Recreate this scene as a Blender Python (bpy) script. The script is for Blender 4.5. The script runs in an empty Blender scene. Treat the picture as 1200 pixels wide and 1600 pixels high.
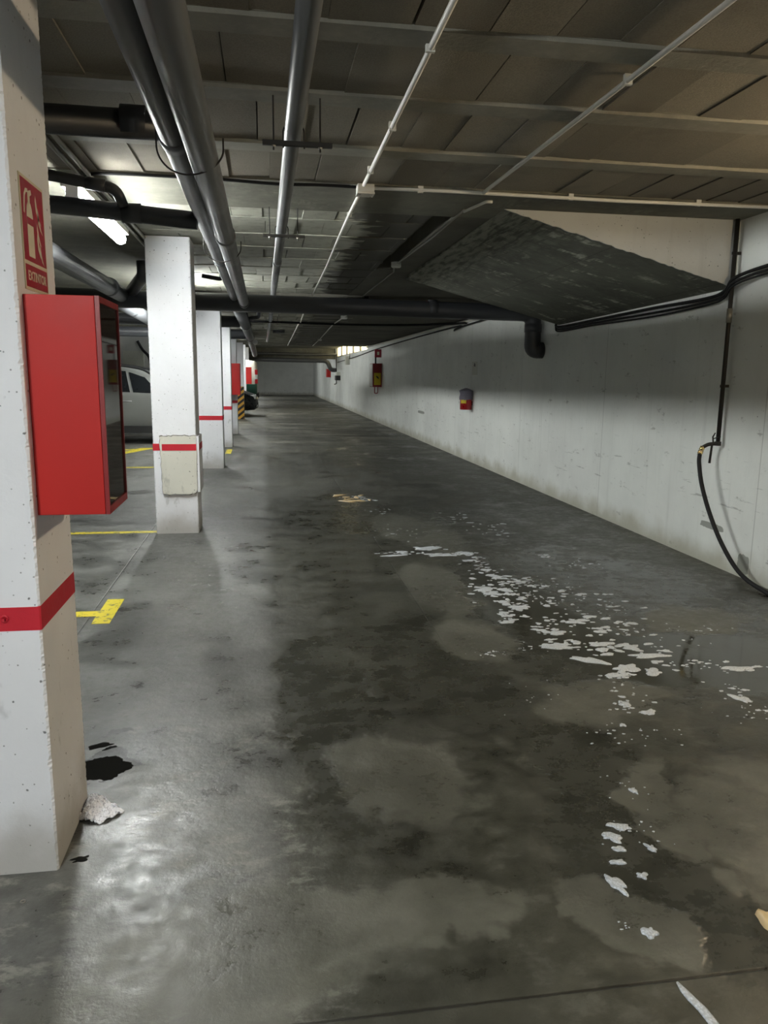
import bpy, bmesh, math, random
from mathutils import Vector, Matrix, noise
random.seed(7)
scene = bpy.context.scene
COL = scene.collection
PI = math.pi

# ------------------------------------------------------------------ camera
cam_d = bpy.data.cameras.new('camera'); cam = bpy.data.objects.new('camera', cam_d); COL.objects.link(cam)
cam_d.sensor_fit = 'VERTICAL'; cam_d.sensor_height = 24.0; cam_d.sensor_width = 18.0
cam_d.lens = 24.0 * 1180 / 1600
cam_d.clip_start = 0.05; cam_d.clip_end = 200
Rm = ((0.98787305, -0.01630541, 0.15440522), (-0.15482824, -0.17788777, 0.9717943), (0.01162129, -0.98391568, -0.17825507))
cam.matrix_world = Matrix(((Rm[0][0], -Rm[0][1], -Rm[0][2], 0), (Rm[1][0], -Rm[1][1], -Rm[1][2], 0),
                           (Rm[2][0], -Rm[2][1], -Rm[2][2], 1.4), (0, 0, 0, 1)))
scene.camera = cam

# ------------------------------------------------------------------ world, exposure
w = bpy.data.worlds.new('world'); scene.world = w; w.use_nodes = True
bg = w.node_tree.nodes['Background']; bg.inputs[0].default_value = (0.75, 0.85, 1.0, 1); bg.inputs[1].default_value = 0.5
vs = scene.view_settings
vs.view_transform = 'Standard'; vs.look = 'None'; vs.gamma = 1; vs.use_curve_mapping = False
vs.exposure = 1.08
TUBE = 92.0        # strength of the fluorescent tubes
WARM = 120.0        # strength of the warm bulkhead lamp
WINDOW = 1.5       # daylight in the high window

# ------------------------------------------------------------------ materials
class NT:
    def __init__(s, name):
        s.m = bpy.data.materials.new(name); s.m.use_nodes = True
        s.t = s.m.node_tree; s.n = s.t.nodes; s.l = s.t.links
        s.p = s.n['Principled BSDF']
    def new(s, typ, **kw):
        n = s.n.new(typ)
        for k, v in kw.items(): setattr(n, k, v)
        return n
    def put(s, sock, v):
        if isinstance(v, bpy.types.NodeSocket): s.l.new(v, sock)
        elif isinstance(v, (int, float)): sock.default_value = v
        else:
            v = tuple(v)
            if len(v) == 3 and len(sock.default_value) == 4: v = v + (1,)
            sock.default_value = v
    def math(s, op, a, b=0.0, c=0.0, clamp=False):
        n = s.new('ShaderNodeMath', operation=op, use_clamp=clamp)
        s.put(n.inputs[0], a); s.put(n.inputs[1], b)
        if op in ('MULTIPLY_ADD',): s.put(n.inputs[2], c)
        return n.outputs[0]
    def vmath(s, op, a, b=(0, 0, 0)):
        n = s.new('ShaderNodeVectorMath', operation=op)
        s.put(n.inputs[0], a); s.put(n.inputs[1], b)
        return n.outputs['Value'] if op in ('LENGTH', 'DOT_PRODUCT') else n.outputs[0]
    def coords(s):
        return s.new('ShaderNodeNewGeometry').outputs['Position']
    def objc(s):
        return s.new('ShaderNodeTexCoord').outputs['Object']
    def noise(s, vec, scale, detail=4, rough=0.55, dist=0.0, out=0):
        n = s.new('ShaderNodeTexNoise'); s.put(n.inputs['Vector'], vec)
        n.inputs['Scale'].default_value = scale; n.inputs['Detail'].default_value = detail
        n.inputs['Roughness'].default_value = rough; n.inputs['Distortion'].default_value = dist
        return n.outputs[out]
    def vor(s, vec, scale, feature='F1'):
        n = s.new('ShaderNodeTexVoronoi', feature=feature); s.put(n.inputs['Vector'], vec)
        n.inputs['Scale'].default_value = scale
        return n.outputs['Distance']
    def ramp(s, v, lo, hi, a=0.0, b=1.0):
        n = s.new('ShaderNodeMapRange'); n.interpolation_type = 'SMOOTHSTEP'
        s.put(n.inputs['Value'], v); s.put(n.inputs['From Min'], lo); s.put(n.inputs['From Max'], hi)
        s.put(n.inputs['To Min'], a); s.put(n.inputs['To Max'], b)
        return n.outputs[0]
    def mix(s, f, a, b, mode='MIX'):
        n = s.new('ShaderNodeMix', data_type='RGBA', blend_type=mode)
        s.put(n.inputs['Factor'], f); s.put(n.inputs['A'], a) if False else None
        s.put(n.inputs[6], a); s.put(n.inputs[7], b)
        return n.outputs[2]
    def scale(s, vec, sc):
        return s.vmath('MULTIPLY', vec, sc)
    def bump(s, h, strength=0.3, dist=0.01):
        n = s.new('ShaderNodeBump'); n.inputs['Strength'].default_value = strength; n.inputs['Distance'].default_value = dist
        s.put(n.inputs['Height'], h); s.l.new(n.outputs[0], s.p.inputs['Normal'])

def simple(name, col, rough=0.5, metal=0.0, var=0.12, nscale=14, emit=None, estr=0, spec=0.5, trans=0, bump=0.0, coat=0):
    t = NT(name)
    c = t.objc()
    n = t.noise(c, nscale, 4)
    dark = tuple(x * (1 - var) for x in col); lite = tuple(min(1, x * (1 + var)) for x in col)
    t.put(t.p.inputs['Base Color'], t.mix(n, dark, lite))
    t.put(t.p.inputs['Roughness'], t.ramp(n, 0.2, 0.8, max(0, rough - .06), min(1, rough + .06)))
    t.p.inputs['Metallic'].default_value = metal
    t.p.inputs['Specular IOR Level'].default_value = spec
    t.p.inputs['Transmission Weight'].default_value = trans
    t.p.inputs['Coat Weight'].default_value = coat
    if emit: t.put(t.p.inputs['Emission Color'], emit); t.p.inputs['Emission Strength'].default_value = estr
    if bump: t.bump(t.noise(c, nscale * 6, 3), bump, 0.004)
    return t.m

def lin(r, g, b):
    f = lambda x: ((x / 255) / 12.92 if x / 255 <= .04045 else ((x / 255 + .055) / 1.055) ** 2.4)
    return (f(r), f(g), f(b))

def painted_concrete(name, base, dirt=0.25, low_dirt=True, pits=True):
    t = NT(name); c = t.coords()
    big = t.noise(c, 1.3, 5, .6)
    col = t.mix(t.ramp(big, .3, .75), base, tuple(x * .88 for x in base))
    streak = t.noise(t.scale(c, (5, 5, .35)), 1.6, 5, .65)
    col = t.mix(t.ramp(streak, .55, .8, 0, dirt), col, tuple(x * .55 for x in base))
    sm = t.noise(c, 9, 5, .7)
    col = t.mix(t.ramp(sm, .62, .74, 0, dirt * 1.1), col, tuple(x * .5 for x in base))
    h = t.noise(c, 42, 5, .65)
    if pits:
        pv = t.vor(t.vmath('ADD', c, t.scale(t.noise(c, 22, 3, .6, out=1), (.02, .02, .02))), 26)
        gate = t.ramp(t.noise(c, 7, 2), .47, .53)
        pit = t.math('MULTIPLY', t.ramp(pv, .07, .13, 1, 0), gate)
        pv2 = t.math('MULTIPLY', t.ramp(t.vor(c, 38), .05, .12, 1, 0), t.ramp(t.noise(c, 11, 2), .46, .52))
        pit = t.math('MAXIMUM', pit, t.math('MULTIPLY', pv2, .8))
        col = t.mix(pit, col, tuple(x * .22 for x in base))
        h = t.math('SUBTRACT', h, t.math('MULTIPLY', pit, 1.2))
    scf = t.math('MULTIPLY', t.ramp(t.noise(t.scale(c, (2.2, 2.2, 1)), 4.5, 4, .6), .62, .70), .35)
    zs = t.new('ShaderNodeSeparateXYZ'); t.l.new(c, zs.inputs[0])
    col = t.mix(t.math('MULTIPLY', scf, t.ramp(zs.outputs[2], 1.0, .6)), col, lin(120, 122, 120))
    if low_dirt:
        z = t.new('ShaderNodeSeparateXYZ'); t.l.new(c, z.inputs[0])
        zz = t.math('ADD', z.outputs[2], t.math('MULTIPLY', t.noise(c, 6, 4), -.25))
        col = t.mix(t.ramp(zz, -.12, .12, .55, 0), col, lin(120, 112, 90))
    t.put(t.p.inputs['Base Color'], col)
    t.p.inputs['Roughness'].default_value = .78
    t.p.inputs['Specular IOR Level'].default_value = .3
    t.bump(h, .35, .004)
    return t.m

M = {}
M['col'] = painted_concrete('column_paint', (.80, .81, .85), .12)
M['patch'] = painted_concrete('patch_paint', (.66, .65, .58), .5)
M['wall'] = painted_concrete('wall_paint', (.56, .57, .55), .35)
M['wall_far'] = painted_concrete('far_wall_paint', (.86, .87, .84), .2, pits=False)

def wall_right_mat():
    t = NT('right_wall_paint'); c = t.coords()
    sep = t.new('ShaderNodeSeparateXYZ'); t.l.new(c, sep.inputs[0]); y, z = sep.outputs[1], sep.outputs[2]
    base = (.80, .82, .79)
    col = t.mix(t.ramp(t.noise(c, .8, 5, .6), .3, .75), base, tuple(x * .84 for x in base))
    streak = t.noise(t.scale(c, (1, 7, .3)), 1.5, 6, .7)
    col = t.mix(t.ramp(streak, .52, .8, 0, .3), col, tuple(x * .55 for x in base))
    # formwork joints, vertical
    jy = t.math('PINGPONG', t.math('ADD', y, .3), 1.25)
    joint = t.ramp(jy, 0, .008, .38, 0)
    col = t.mix(joint, col, lin(80, 80, 76))
    sc = t.noise(t.scale(c, (1, 1, 2.4)), 5, 6, .72)
    col = t.mix(t.ramp(sc, .60, .70, 0, .5), col, lin(120, 120, 114))
    scr = t.noise(t.scale(c, (1, 2.2, 26)), 1.1, 4, .6)
    zmask = t.math('MULTIPLY', t.ramp(z, .25, .4), t.ramp(z, .7, .9, 1, 0))
    col = t.mix(t.math('MULTIPLY', t.ramp(scr, .64, .70, 0, .4), zmask), col, lin(70, 72, 70))
    # tie holes
    pv = t.ramp(t.vor(c, 13), .03, .07, 1, 0)
    col = t.mix(t.math('MULTIPLY', pv, t.ramp(t.noise(c, 4, 2), .57, .62)), col, lin(70, 70, 66))
    # damp yellowish foot of the wall
    zz = t.math('ADD', z, t.math('MULTIPLY', t.noise(c, 3, 4), -.3))
    col = t.mix(t.ramp(zz, -.15, .08, .6, 0), col, lin(140, 134, 104))
    # bare patches near the hose
    for (py, pz, ry, rz) in ((5.2, .295, .16, .025), (4.78, .1, .07, .07), (16.2, .62, .35, .03)):
        dy = t.math('DIVIDE', t.math('SUBTRACT', y, py), ry); dz = t.math('DIVIDE', t.math('SUBTRACT', z, pz), rz)
        r = t.math('SQRT', t.math('ADD', t.math('POWER', t.math('ABSOLUTE', dy), 4), t.math('POWER', t.math('ABSOLUTE', dz), 4)))
        r = t.math('ADD', r, t.math('MULTIPLY', t.noise(c, 30, 3), 1.0))
        col = t.mix(t.ramp(r, 1.35, 1.5, .75, 0), col, lin(112, 114, 106))
    t.put(t.p.inputs['Base Color'], col)
    t.p.inputs['Roughness'].default_value = .75; t.p.inputs['Specular IOR Level'].default_value = .3
    t.bump(t.noise(c, 24, 6, .65), .3, .006)
    return t.m
M['wall_right'] = wall_right_mat()

def concrete(name, base, var=.35, board=False, blotch=(0, 0, 0), blotch_amt=0.0):
    t = NT(name); c = t.coords()
    n1 = t.noise(c, 1.1, 6, .62)
    col = t.mix(t.ramp(n1, .3, .72), tuple(x * (1 - var) for x in base), tuple(x * (1 + var) for x in base))
    n2 = t.noise(c, 14, 5, .7)
    col = t.mix(t.ramp(n2, .4, .75, 0, .35), col, tuple(x * 1.5 for x in base))
    h = t.noise(c, 50, 5, .7)
    if blotch_amt:
        b = t.noise(t.scale(c, (1.2, 2.2, 1.2)), 2.2, 7, .72)
        b2 = t.noise(t.scale(c, (22, 3, 3)), 1.2, 4, .6)
        mk = t.math('MULTIPLY', t.ramp(b, .52, .66), t.ramp(b2, .38, .6))
        col = t.mix(t.math('MULTIPLY', mk, blotch_amt), col, blotch)
        if board:
            sx_ = t.new('ShaderNodeSeparateXYZ'); t.l.new(c, sx_.inputs[0])
            rub = t.math('MULTIPLY', t.ramp(t.math('ADD', sx_.outputs[0], t.math('MULTIPLY', b, 1.2)), 2.2, 2.75, 1, 0), t.ramp(b2, .36, .56))
            col = t.mix(t.math('MULTIPLY', rub, .6), col, blotch)
    if board:
        sep = t.new('ShaderNodeSeparateXYZ'); t.l.new(c, sep.inputs[0])
        j = t.ramp(t.math('PINGPONG', t.math('ADD', sep.outputs[0], .1), .42), 0, .008, .55, 0)
        j2 = t.ramp(t.math('PINGPONG', sep.outputs[1], 1.1), 0, .008, .4, 0)
        col = t.mix(t.math('MAXIMUM', j, j2), col, tuple(x * .4 for x in base))
    t.put(t.p.inputs['Base Color'], col)
    t.p.inputs['Roughness'].default_value = .85; t.p.inputs['Specular IOR Level'].default_value = .25
    t.bump(h, .4, .006)
    return t.m
M['slab'] = concrete('slab_concrete', (.09, .086, .070), .3)
M['joist'] = concrete('joist_concrete', (.19, .182, .152), .2)
M['soffit'] = concrete('stair_soffit_concrete', (.095, .097, .078), .3, True, (.36, .36, .30), .85)

def block_mat():
    t = NT('ceiling_block_concrete'); c = t.coords()
    isl = t.new('ShaderNodeNewGeometry').outputs['Random Per Island']
    base = t.mix(isl, (.17, .155, .125), (.25, .228, .185))
    grain = t.noise(c, 160, 3, .7)
    col = t.mix(t.ramp(grain, .35, .7, 0, .45), base, (.10, .09, .073))
    col = t.mix(t.ramp(t.noise(c, 2.0, 4, .6), .5, .75, 0, .5), col, (.085, .078, .062))
    t.put(t.p.inputs['Base Color'], col)
    t.p.inputs['Roughness'].default_value = .95; t.p.inputs['Specular IOR Level'].default_value = .1
    t.bump(grain, .5, .004)
    return t.m
M['block'] = block_mat()
def block_pale_mat():
    t = NT('whitewashed_block'); c = t.coords()
    sep = t.new('ShaderNodeSeparateXYZ'); t.l.new(c, sep.inputs[0]); x, y = sep.outputs[0], sep.outputs[1]
    isl = t.new('ShaderNodeNewGeometry').outputs['Random Per Island']
    edge = t.math('ADD', t.math('ADD', x, t.math('MULTIPLY', t.noise(t.scale(c, (1, 3, 1)), 2.5, 4, .6), .7)), t.math('MULTIPLY', isl, .18))
    pale = t.mix(isl, (.26, .26, .215), (.35, .35, .29))
    pale = t.mix(t.ramp(t.noise(c, 8, 6, .7), .45, .7, 0, .5), pale, (.11, .11, .09))
    dark = t.mix(t.noise(c, 3, 4), (.05, .047, .037), (.075, .072, .058))
    col = t.mix(t.ramp(edge, 1.18, 1.24), pale, dark)
    t.put(t.p.inputs['Base Color'], col); t.p.inputs['Roughness'].default_value = .9
    t.bump(t.noise(c, 60, 4), .4, .005)
    return t.m
M['block_pale'] = block_pale_mat()
M['band'] = concrete('beam_band_concrete', (.13, .127, .102), .35, False, (.25, .243, .195), .5)

def floor_mat():
    t = NT('wet_concrete_floor'); c = t.coords()
    sep = t.new('ShaderNodeSeparateXYZ'); t.l.new(c, sep.inputs[0]); x, y = sep.outputs[0], sep.outputs[1]
    wv = t.vmath('SUBTRACT', t.noise(c, 2.2, 5, .62, out=1), (.5, .5, .5))
    wp = t.vmath('ADD', c, t.scale(wv, (.62, .62, 0)))
    def blob(cx, cy, rx, ry, rot=0, soft=.16):
        p = t.vmath('SUBTRACT', wp, (cx, cy, 0))
        if rot:
            r = t.new('ShaderNodeVectorRotate', rotation_type='Z_AXIS'); t.l.new(p, r.inputs['Vector']); r.inputs['Angle'].default_value = -rot; p = r.outputs[0]
        p = t.vmath('MULTIPLY', p, (1 / rx, 1 / ry, 0))
        return t.ramp(t.vmath('LENGTH', p), 1 - soft, 1 + soft, 1, 0)
    def union(bl):
        v = None
        for b in bl:
            k = blob(*b); v = k if v is None else t.math('MAXIMUM', v, k)
        return v
    n1 = t.noise(c, .8, 7, .62); n2 = t.noise(c, 3.2, 7, .68); n3 = t.noise(c, 16, 5, .7)
    mott = t.math('ADD', t.math('MULTIPLY', n1, .5), t.math('MULTIPLY', n2, .5))
    dark = (.020, .020, .015); mid = (.045, .045, .035); lite = (.10, .10, .08)
    col = t.mix(t.ramp(mott, .36, .54), dark, mid)
    col = t.mix(t.ramp(mott, .52, .68, 0, .6), col, lite)
    # paler floor colour on the column side of the joint
    side = t.ramp(t.math('ADD', x, t.math('MULTIPLY', t.noise(c, 5, 6, .75), .16)), .03, .16, 1, 0)
    colL = t.mix(t.ramp(mott, .4, .62), (.070, .071, .066), (.17, .172, .162))
    colL = t.mix(t.math('MULTIPLY', t.math('MULTIPLY', t.ramp(n3, .5, .66), .5), t.ramp(n2, .44, .58)), colL, (.06, .06, .055))
    sideY = t.ramp(y, 1.35, 1.75)
    col = t.mix(t.math('MULTIPLY', side, t.math('MULTIPLY', sideY, .85)), col, colL)
    # wispy lime bloom where the floor has dried near the first column
    wn = t.noise(t.scale(c, (1, 1.5, 1)), 7, 9, .74, .15)
    wsp = t.math('MULTIPLY', t.ramp(wn, .50, .64), t.ramp(t.noise(c, 1.7, 3), .40, .56))
    near = t.math('MULTIPLY', t.ramp(y, 3.6, 2.4), t.ramp(x, .35, -.05))
    col = t.mix(t.math('MULTIPLY', wsp, t.math('MULTIPLY_ADD', near, .50, .10)), col, (.30, .30, .265))
    sk = t.noise(t.scale(c, (1, 1.8, 1)), 9, 8, .78, .1)
    col = t.mix(t.math('MULTIPLY', t.ramp(sk, .58, .64), t.math('MULTIPLY', side, .55)), col, (.035, .035, .031))
    # far bays: streaky floor colour lifted to make up for light missing there
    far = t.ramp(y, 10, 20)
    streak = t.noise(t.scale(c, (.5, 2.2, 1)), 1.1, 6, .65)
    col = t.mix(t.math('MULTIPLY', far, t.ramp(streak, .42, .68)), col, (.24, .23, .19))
    # pale dry islands between the wet
    isl = union([(.46, 2.42, .22, .26, .2), (.40, 1.75, .32, .12, .3), (1.28, 2.1, .10, .30, -.25), (1.45, 2.95, .28, .22, .4),
                 (1.62, 1.95, .30, .45, -.3), (1.12, 4.75, .22, .62, 0), (1.1, 3.75, .2, .3, .1), (-.12, 1.62, .42, .22, .1), (.9, 1.66, .1, .18, .1),
                 (1.35, 6.6, .30, .9, .2), (2.5, 3.9, .35, .25, .5)])
    col = t.mix(t.math('MULTIPLY', isl, .7), col, t.mix(t.ramp(n2, .35, .65), (.088, .088, .072), (.13, .13, .108)))
    # soaked parts, darker by their own wetness
    wet = union([(1.6, 4.2, .42, 1.25, .12), (1.95, 3.3, .75, .45, -.2), (1.15, 2.35, .16, .5, 0), (1.05, 1.85, .2, .42, .05), (.95, 7.8, .9, 1.3, .1),
                 (2.3, 4.6, .8, 1.3, .2), (.8, 3.5, .35, .7, .1), (.25, 3.0, .2, .9, 0), (1.7, 12.5, .8, 2.2, .2)])
    wet = t.math('MULTIPLY', wet, t.math('SUBTRACT', 1, t.math('MULTIPLY', isl, .8)))
    col = t.mix(t.math('MULTIPLY', wet, .45), col, (.036, .037, .030))
    # dark puddle behind the column
    pud = union([(-.60, 2.62, .115, .10, 0, .05), (-.62, 2.86, .06, .03, 0, .1)])
    col = t.mix(pud, col, (.012, .012, .010))
    # joints in the slab
    def joint(coord, at, wd, amt=.9):
        d = t.math('ABSOLUTE', t.math('SUBTRACT', coord, at))
        return t.ramp(d, wd * .4, wd, amt, 0)
    j1 = joint(t.math('ADD', y, t.math('MULTIPLY', n3, .006)), 1.437, .006)
    j2 = t.math('MULTIPLY', joint(x, .925, .006, .5), t.ramp(y, 3.6, 4.2))
    j3 = joint(x, -1.02, .006, .9)
    j4 = joint(y, 8.1, .01, .5); j5 = joint(y, 15.6, .02, .5)
    J = t.math('MAXIMUM', t.math('MAXIMUM', j1, j2), t.math('MAXIMUM', j3, t.math('MAXIMUM', j4, j5)))
    col = t.mix(J, col, (.014, .013, .010))
    # scattered specks and scuffs
    sp = t.math('MULTIPLY', t.ramp(t.vor(c, 7), .03, .09, 1, 0), t.ramp(n2, .5, .6))
    col = t.mix(t.math('MULTIPLY', sp, .6), col, (.03, .03, .026))
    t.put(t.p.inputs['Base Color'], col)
    # roughness: water film low, dry concrete higher
    r = t.ramp(t.math('ADD', t.math('MULTIPLY', n3, .35), t.math('MULTIPLY', n2, .65)), .36, .62, .22, .46)
    r = t.math('ADD', r, t.math('MULTIPLY', t.ramp(wn, .42, .60), .10))
    r = t.math('SUBTRACT', r, t.math('MULTIPLY', wet, .13))
    r = t.math('ADD', r, t.math('MULTIPLY', t.math('MULTIPLY', t.ramp(y, 6.2, 9), t.ramp(t.noise(t.scale(c, (1, .5, 1)), 1.8, 4), .30, .52)), .22))
    film = union([(2.15, 3.30, .55, .42, 0), (1.55, 4.3, .3, .8, .1)])
    r = t.math('SUBTRACT', r, t.math('MULTIPLY', film, .22))
    r = t.math('MAXIMUM', r, .045)
    t.put(t.p.inputs['Roughness'], r)
    t.p.inputs['Specular IOR Level'].default_value = .5
    dry = t.math('SUBTRACT', 1, t.math('MULTIPLY', t.math('MAXIMUM', wet, film), .93))
    h = t.math('MULTIPLY', t.math('ADD', t.math('MULTIPLY', n3, .6), t.math('MULTIPLY', n2, .9)), dry)
    h = t.math('SUBTRACT', h, t.math('MULTIPLY', J, .8))
    h = t.math('ADD', h, t.math('MULTIPLY', t.noise(c, 34, 4, .7), t.math('MULTIPLY', dry, .10)))
    t.bump(h, .34, .012)
    return t.m
M['floor'] = floor_mat()

M['red_box'] = simple('red_enamel', lin(176, 33, 29), .5, var=.04, spec=.3)
M['red_dark'] = simple('dark_red_enamel', lin(130, 26, 30), .4, var=.05)
M['red_paint'] = simple('red_floor_paint', lin(186, 26, 44), .6, var=.12, bump=.3)
M['pvc'] = simple('grey_pvc', (.085, .088, .092), .40, var=.06, nscale=3)
M['pvc_dark'] = simple('dark_pvc', (.035, .037, .042), .38, var=.12, nscale=5)
M['pvc_light'] = simple('light_pvc', (.26, .27, .29), .35, var=.1, nscale=5)
M['steel'] = simple('galvanised_steel', (.30, .29, .26), .4, .8)
M['black_steel'] = simple('black_steel', (.018, .016, .014), .6, .0, spec=.3)
M['white_conduit'] = simple('white_plastic_conduit', (.66, .65, .60), .45, var=.05)
M['box_plastic'] = simple('junction_box_plastic', (.58, .58, .54), .5, var=.06)
M['rubber'] = simple('black_rubber', (.008, .008, .009), .6, spec=.25)
M['cable'] = simple('black_cable', (.008, .008, .009), .65, spec=.25)
M['brass'] = simple('brass', (.75, .58, .25), .25, 1.0)
def yellow_mat():
    t = NT('yellow_line_paint'); c = t.coords()
    n = t.noise(c, 18, 5, .75)
    t.put(t.p.inputs['Base Color'], t.mix(t.ramp(n, .54, .60), lin(208, 190, 30), lin(108, 102, 52)))
    t.p.inputs['Roughness'].default_value = .5; return t.m
M['yellow'] = yellow_mat()
M['yellow_label'] = simple('yellow_label', lin(214, 190, 40), .5, var=.05)
M['cream'] = simple('cream_plaque', lin(205, 196, 172), .5, var=.03)
M['sign_red'] = simple('sign_red', lin(158, 26, 48), .35, var=.05)
M['sign_white'] = simple('sign_white', lin(214, 208, 186), .5, var=.03)
M['tube'] = simple('fluorescent_tube', (.95, 1, .97), .5, emit=(.97, 1.0, .97), estr=TUBE)
M['batten'] = simple('white_batten', (.7, .7, .68), .5)
M['warm_lamp'] = simple('warm_lamp_glass', (1, .85, .6), .5, emit=(1.0, .78, .50), estr=WARM)
M['window_glass'] = simple('daylit_glass', (.9, .85, .6), .4, emit=(1.0, .86, .50), estr=WINDOW)
M['frame'] = simple('window_frame_grey', (.35, .34, .3), .6)
def glass_dark():
    t = NT('cabinet_glass'); c = t.objc()
    n = t.noise(c, 2, 2)
    t.put(t.p.inputs['Base Color'], t.mix(n, (.020, .014, .013), (.026, .018, .016)))
    t.p.inputs['Roughness'].default_value = .03; t.p.inputs['IOR'].default_value = 1.6; return t.m
M['glass_dark'] = glass_dark()
M['silver'] = simple('silver_car_paint', (.20, .205, .195), .4, .0, var=.02)
M['dark_paint'] = simple('dark_car_paint', (.022, .026, .028), .3, .0, var=.05)
M['green_paint'] = simple('green_van_paint', (.012, .075, .055), .4, var=.05)
M['beige_paint'] = simple('beige_van_paint', (.42, .40, .35), .4, var=.05)
M['car_glass'] = simple('car_glass', (.012, .014, .016), .06, var=.1)
M['pale_glass'] = simple('windscreen_glass', (.35, .42, .42), .1, var=.1)
M['tyre'] = simple('tyre_rubber', (.015, .015, .015), .8)
M['rim'] = simple('alloy_rim', (.40, .40, .41), .45, .2)
M['trim'] = simple('black_plastic_trim', (.02, .02, .021), .6)
M['lamp_red'] = simple('red_tail_lamp', (.5, .02, .03), .2)
M['lamp_clear'] = simple('clear_head_lamp', (.7, .72, .72), .12)
M['grey_bag'] = simple('grey_plastic_bag', (.15, .14, .19), .42, var=.2, nscale=30)
M['red_metal'] = simple('extinguisher_red', lin(150, 14, 22), .3, var=.05)
M['plaque'] = simple('faded_notice', (.55, .56, .5), .6, var=.2, nscale=40)
M['dark_hole'] = simple('dark_ink', (.02, .02, .02), .6)
M['puddle'] = simple('dark_oily_water', (.010, .010, .009), .8, var=.4, nscale=60, spec=.03)
M['crack'] = simple('crack_grey', (.16, .155, .14), .9, var=.5, nscale=40)
M['pale_shape'] = simple('tan_glint_and_stone', lin(205, 180, 135), .35, var=.2, nscale=40)  # also colours the painted reflection of the warm window
def foam_mat():
    t = NT('soap_foam'); c = t.coords()
    v = t.vor(c, 160)
    t.put(t.p.inputs['Base Color'], t.mix(t.ramp(v, .1, .7), (.60, .64, .70), (.42, .45, .48)))
    t.p.inputs['Roughness'].default_value = .4
    t.p.inputs['Subsurface Weight'].default_value = 0.0
    t.bump(v, .5, .003); return t.m
M['foam'] = foam_mat()
def cloth_mat():
    t = NT('knitted_rag'); c = t.coords()
    v = t.vor(c, 170)
    n = t.noise(c, 60, 3)
    t.put(t.p.inputs['Base Color'], t.mix(t.ramp(v, .5, .95), (.95, .95, 1.0), (.5, .5, .56)))
    t.p.inputs['Roughness'].default_value = .9; t.bump(v, .9, .004); return t.m
M['rag'] = cloth_mat()
def hazard_mat():
    t = NT('hazard_stripe'); c = t.objc()
    sep = t.new('ShaderNodeSeparateXYZ'); t.l.new(c, sep.inputs[0])
    s = t.math('ADD', t.math('SUBTRACT', sep.outputs[2], t.math('MULTIPLY', sep.outputs[0], .8)), t.math('MULTIPLY', sep.outputs[1], .8))
    k = t.math('PINGPONG', s, .09)
    t.put(t.p.inputs['Base Color'], t.mix(t.ramp(k, .043, .047), (.02, .02, .02), lin(212, 160, 60)))
    t.p.inputs['Roughness'].default_value = .5; return t.m
M['hazard'] = hazard_mat()

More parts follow.
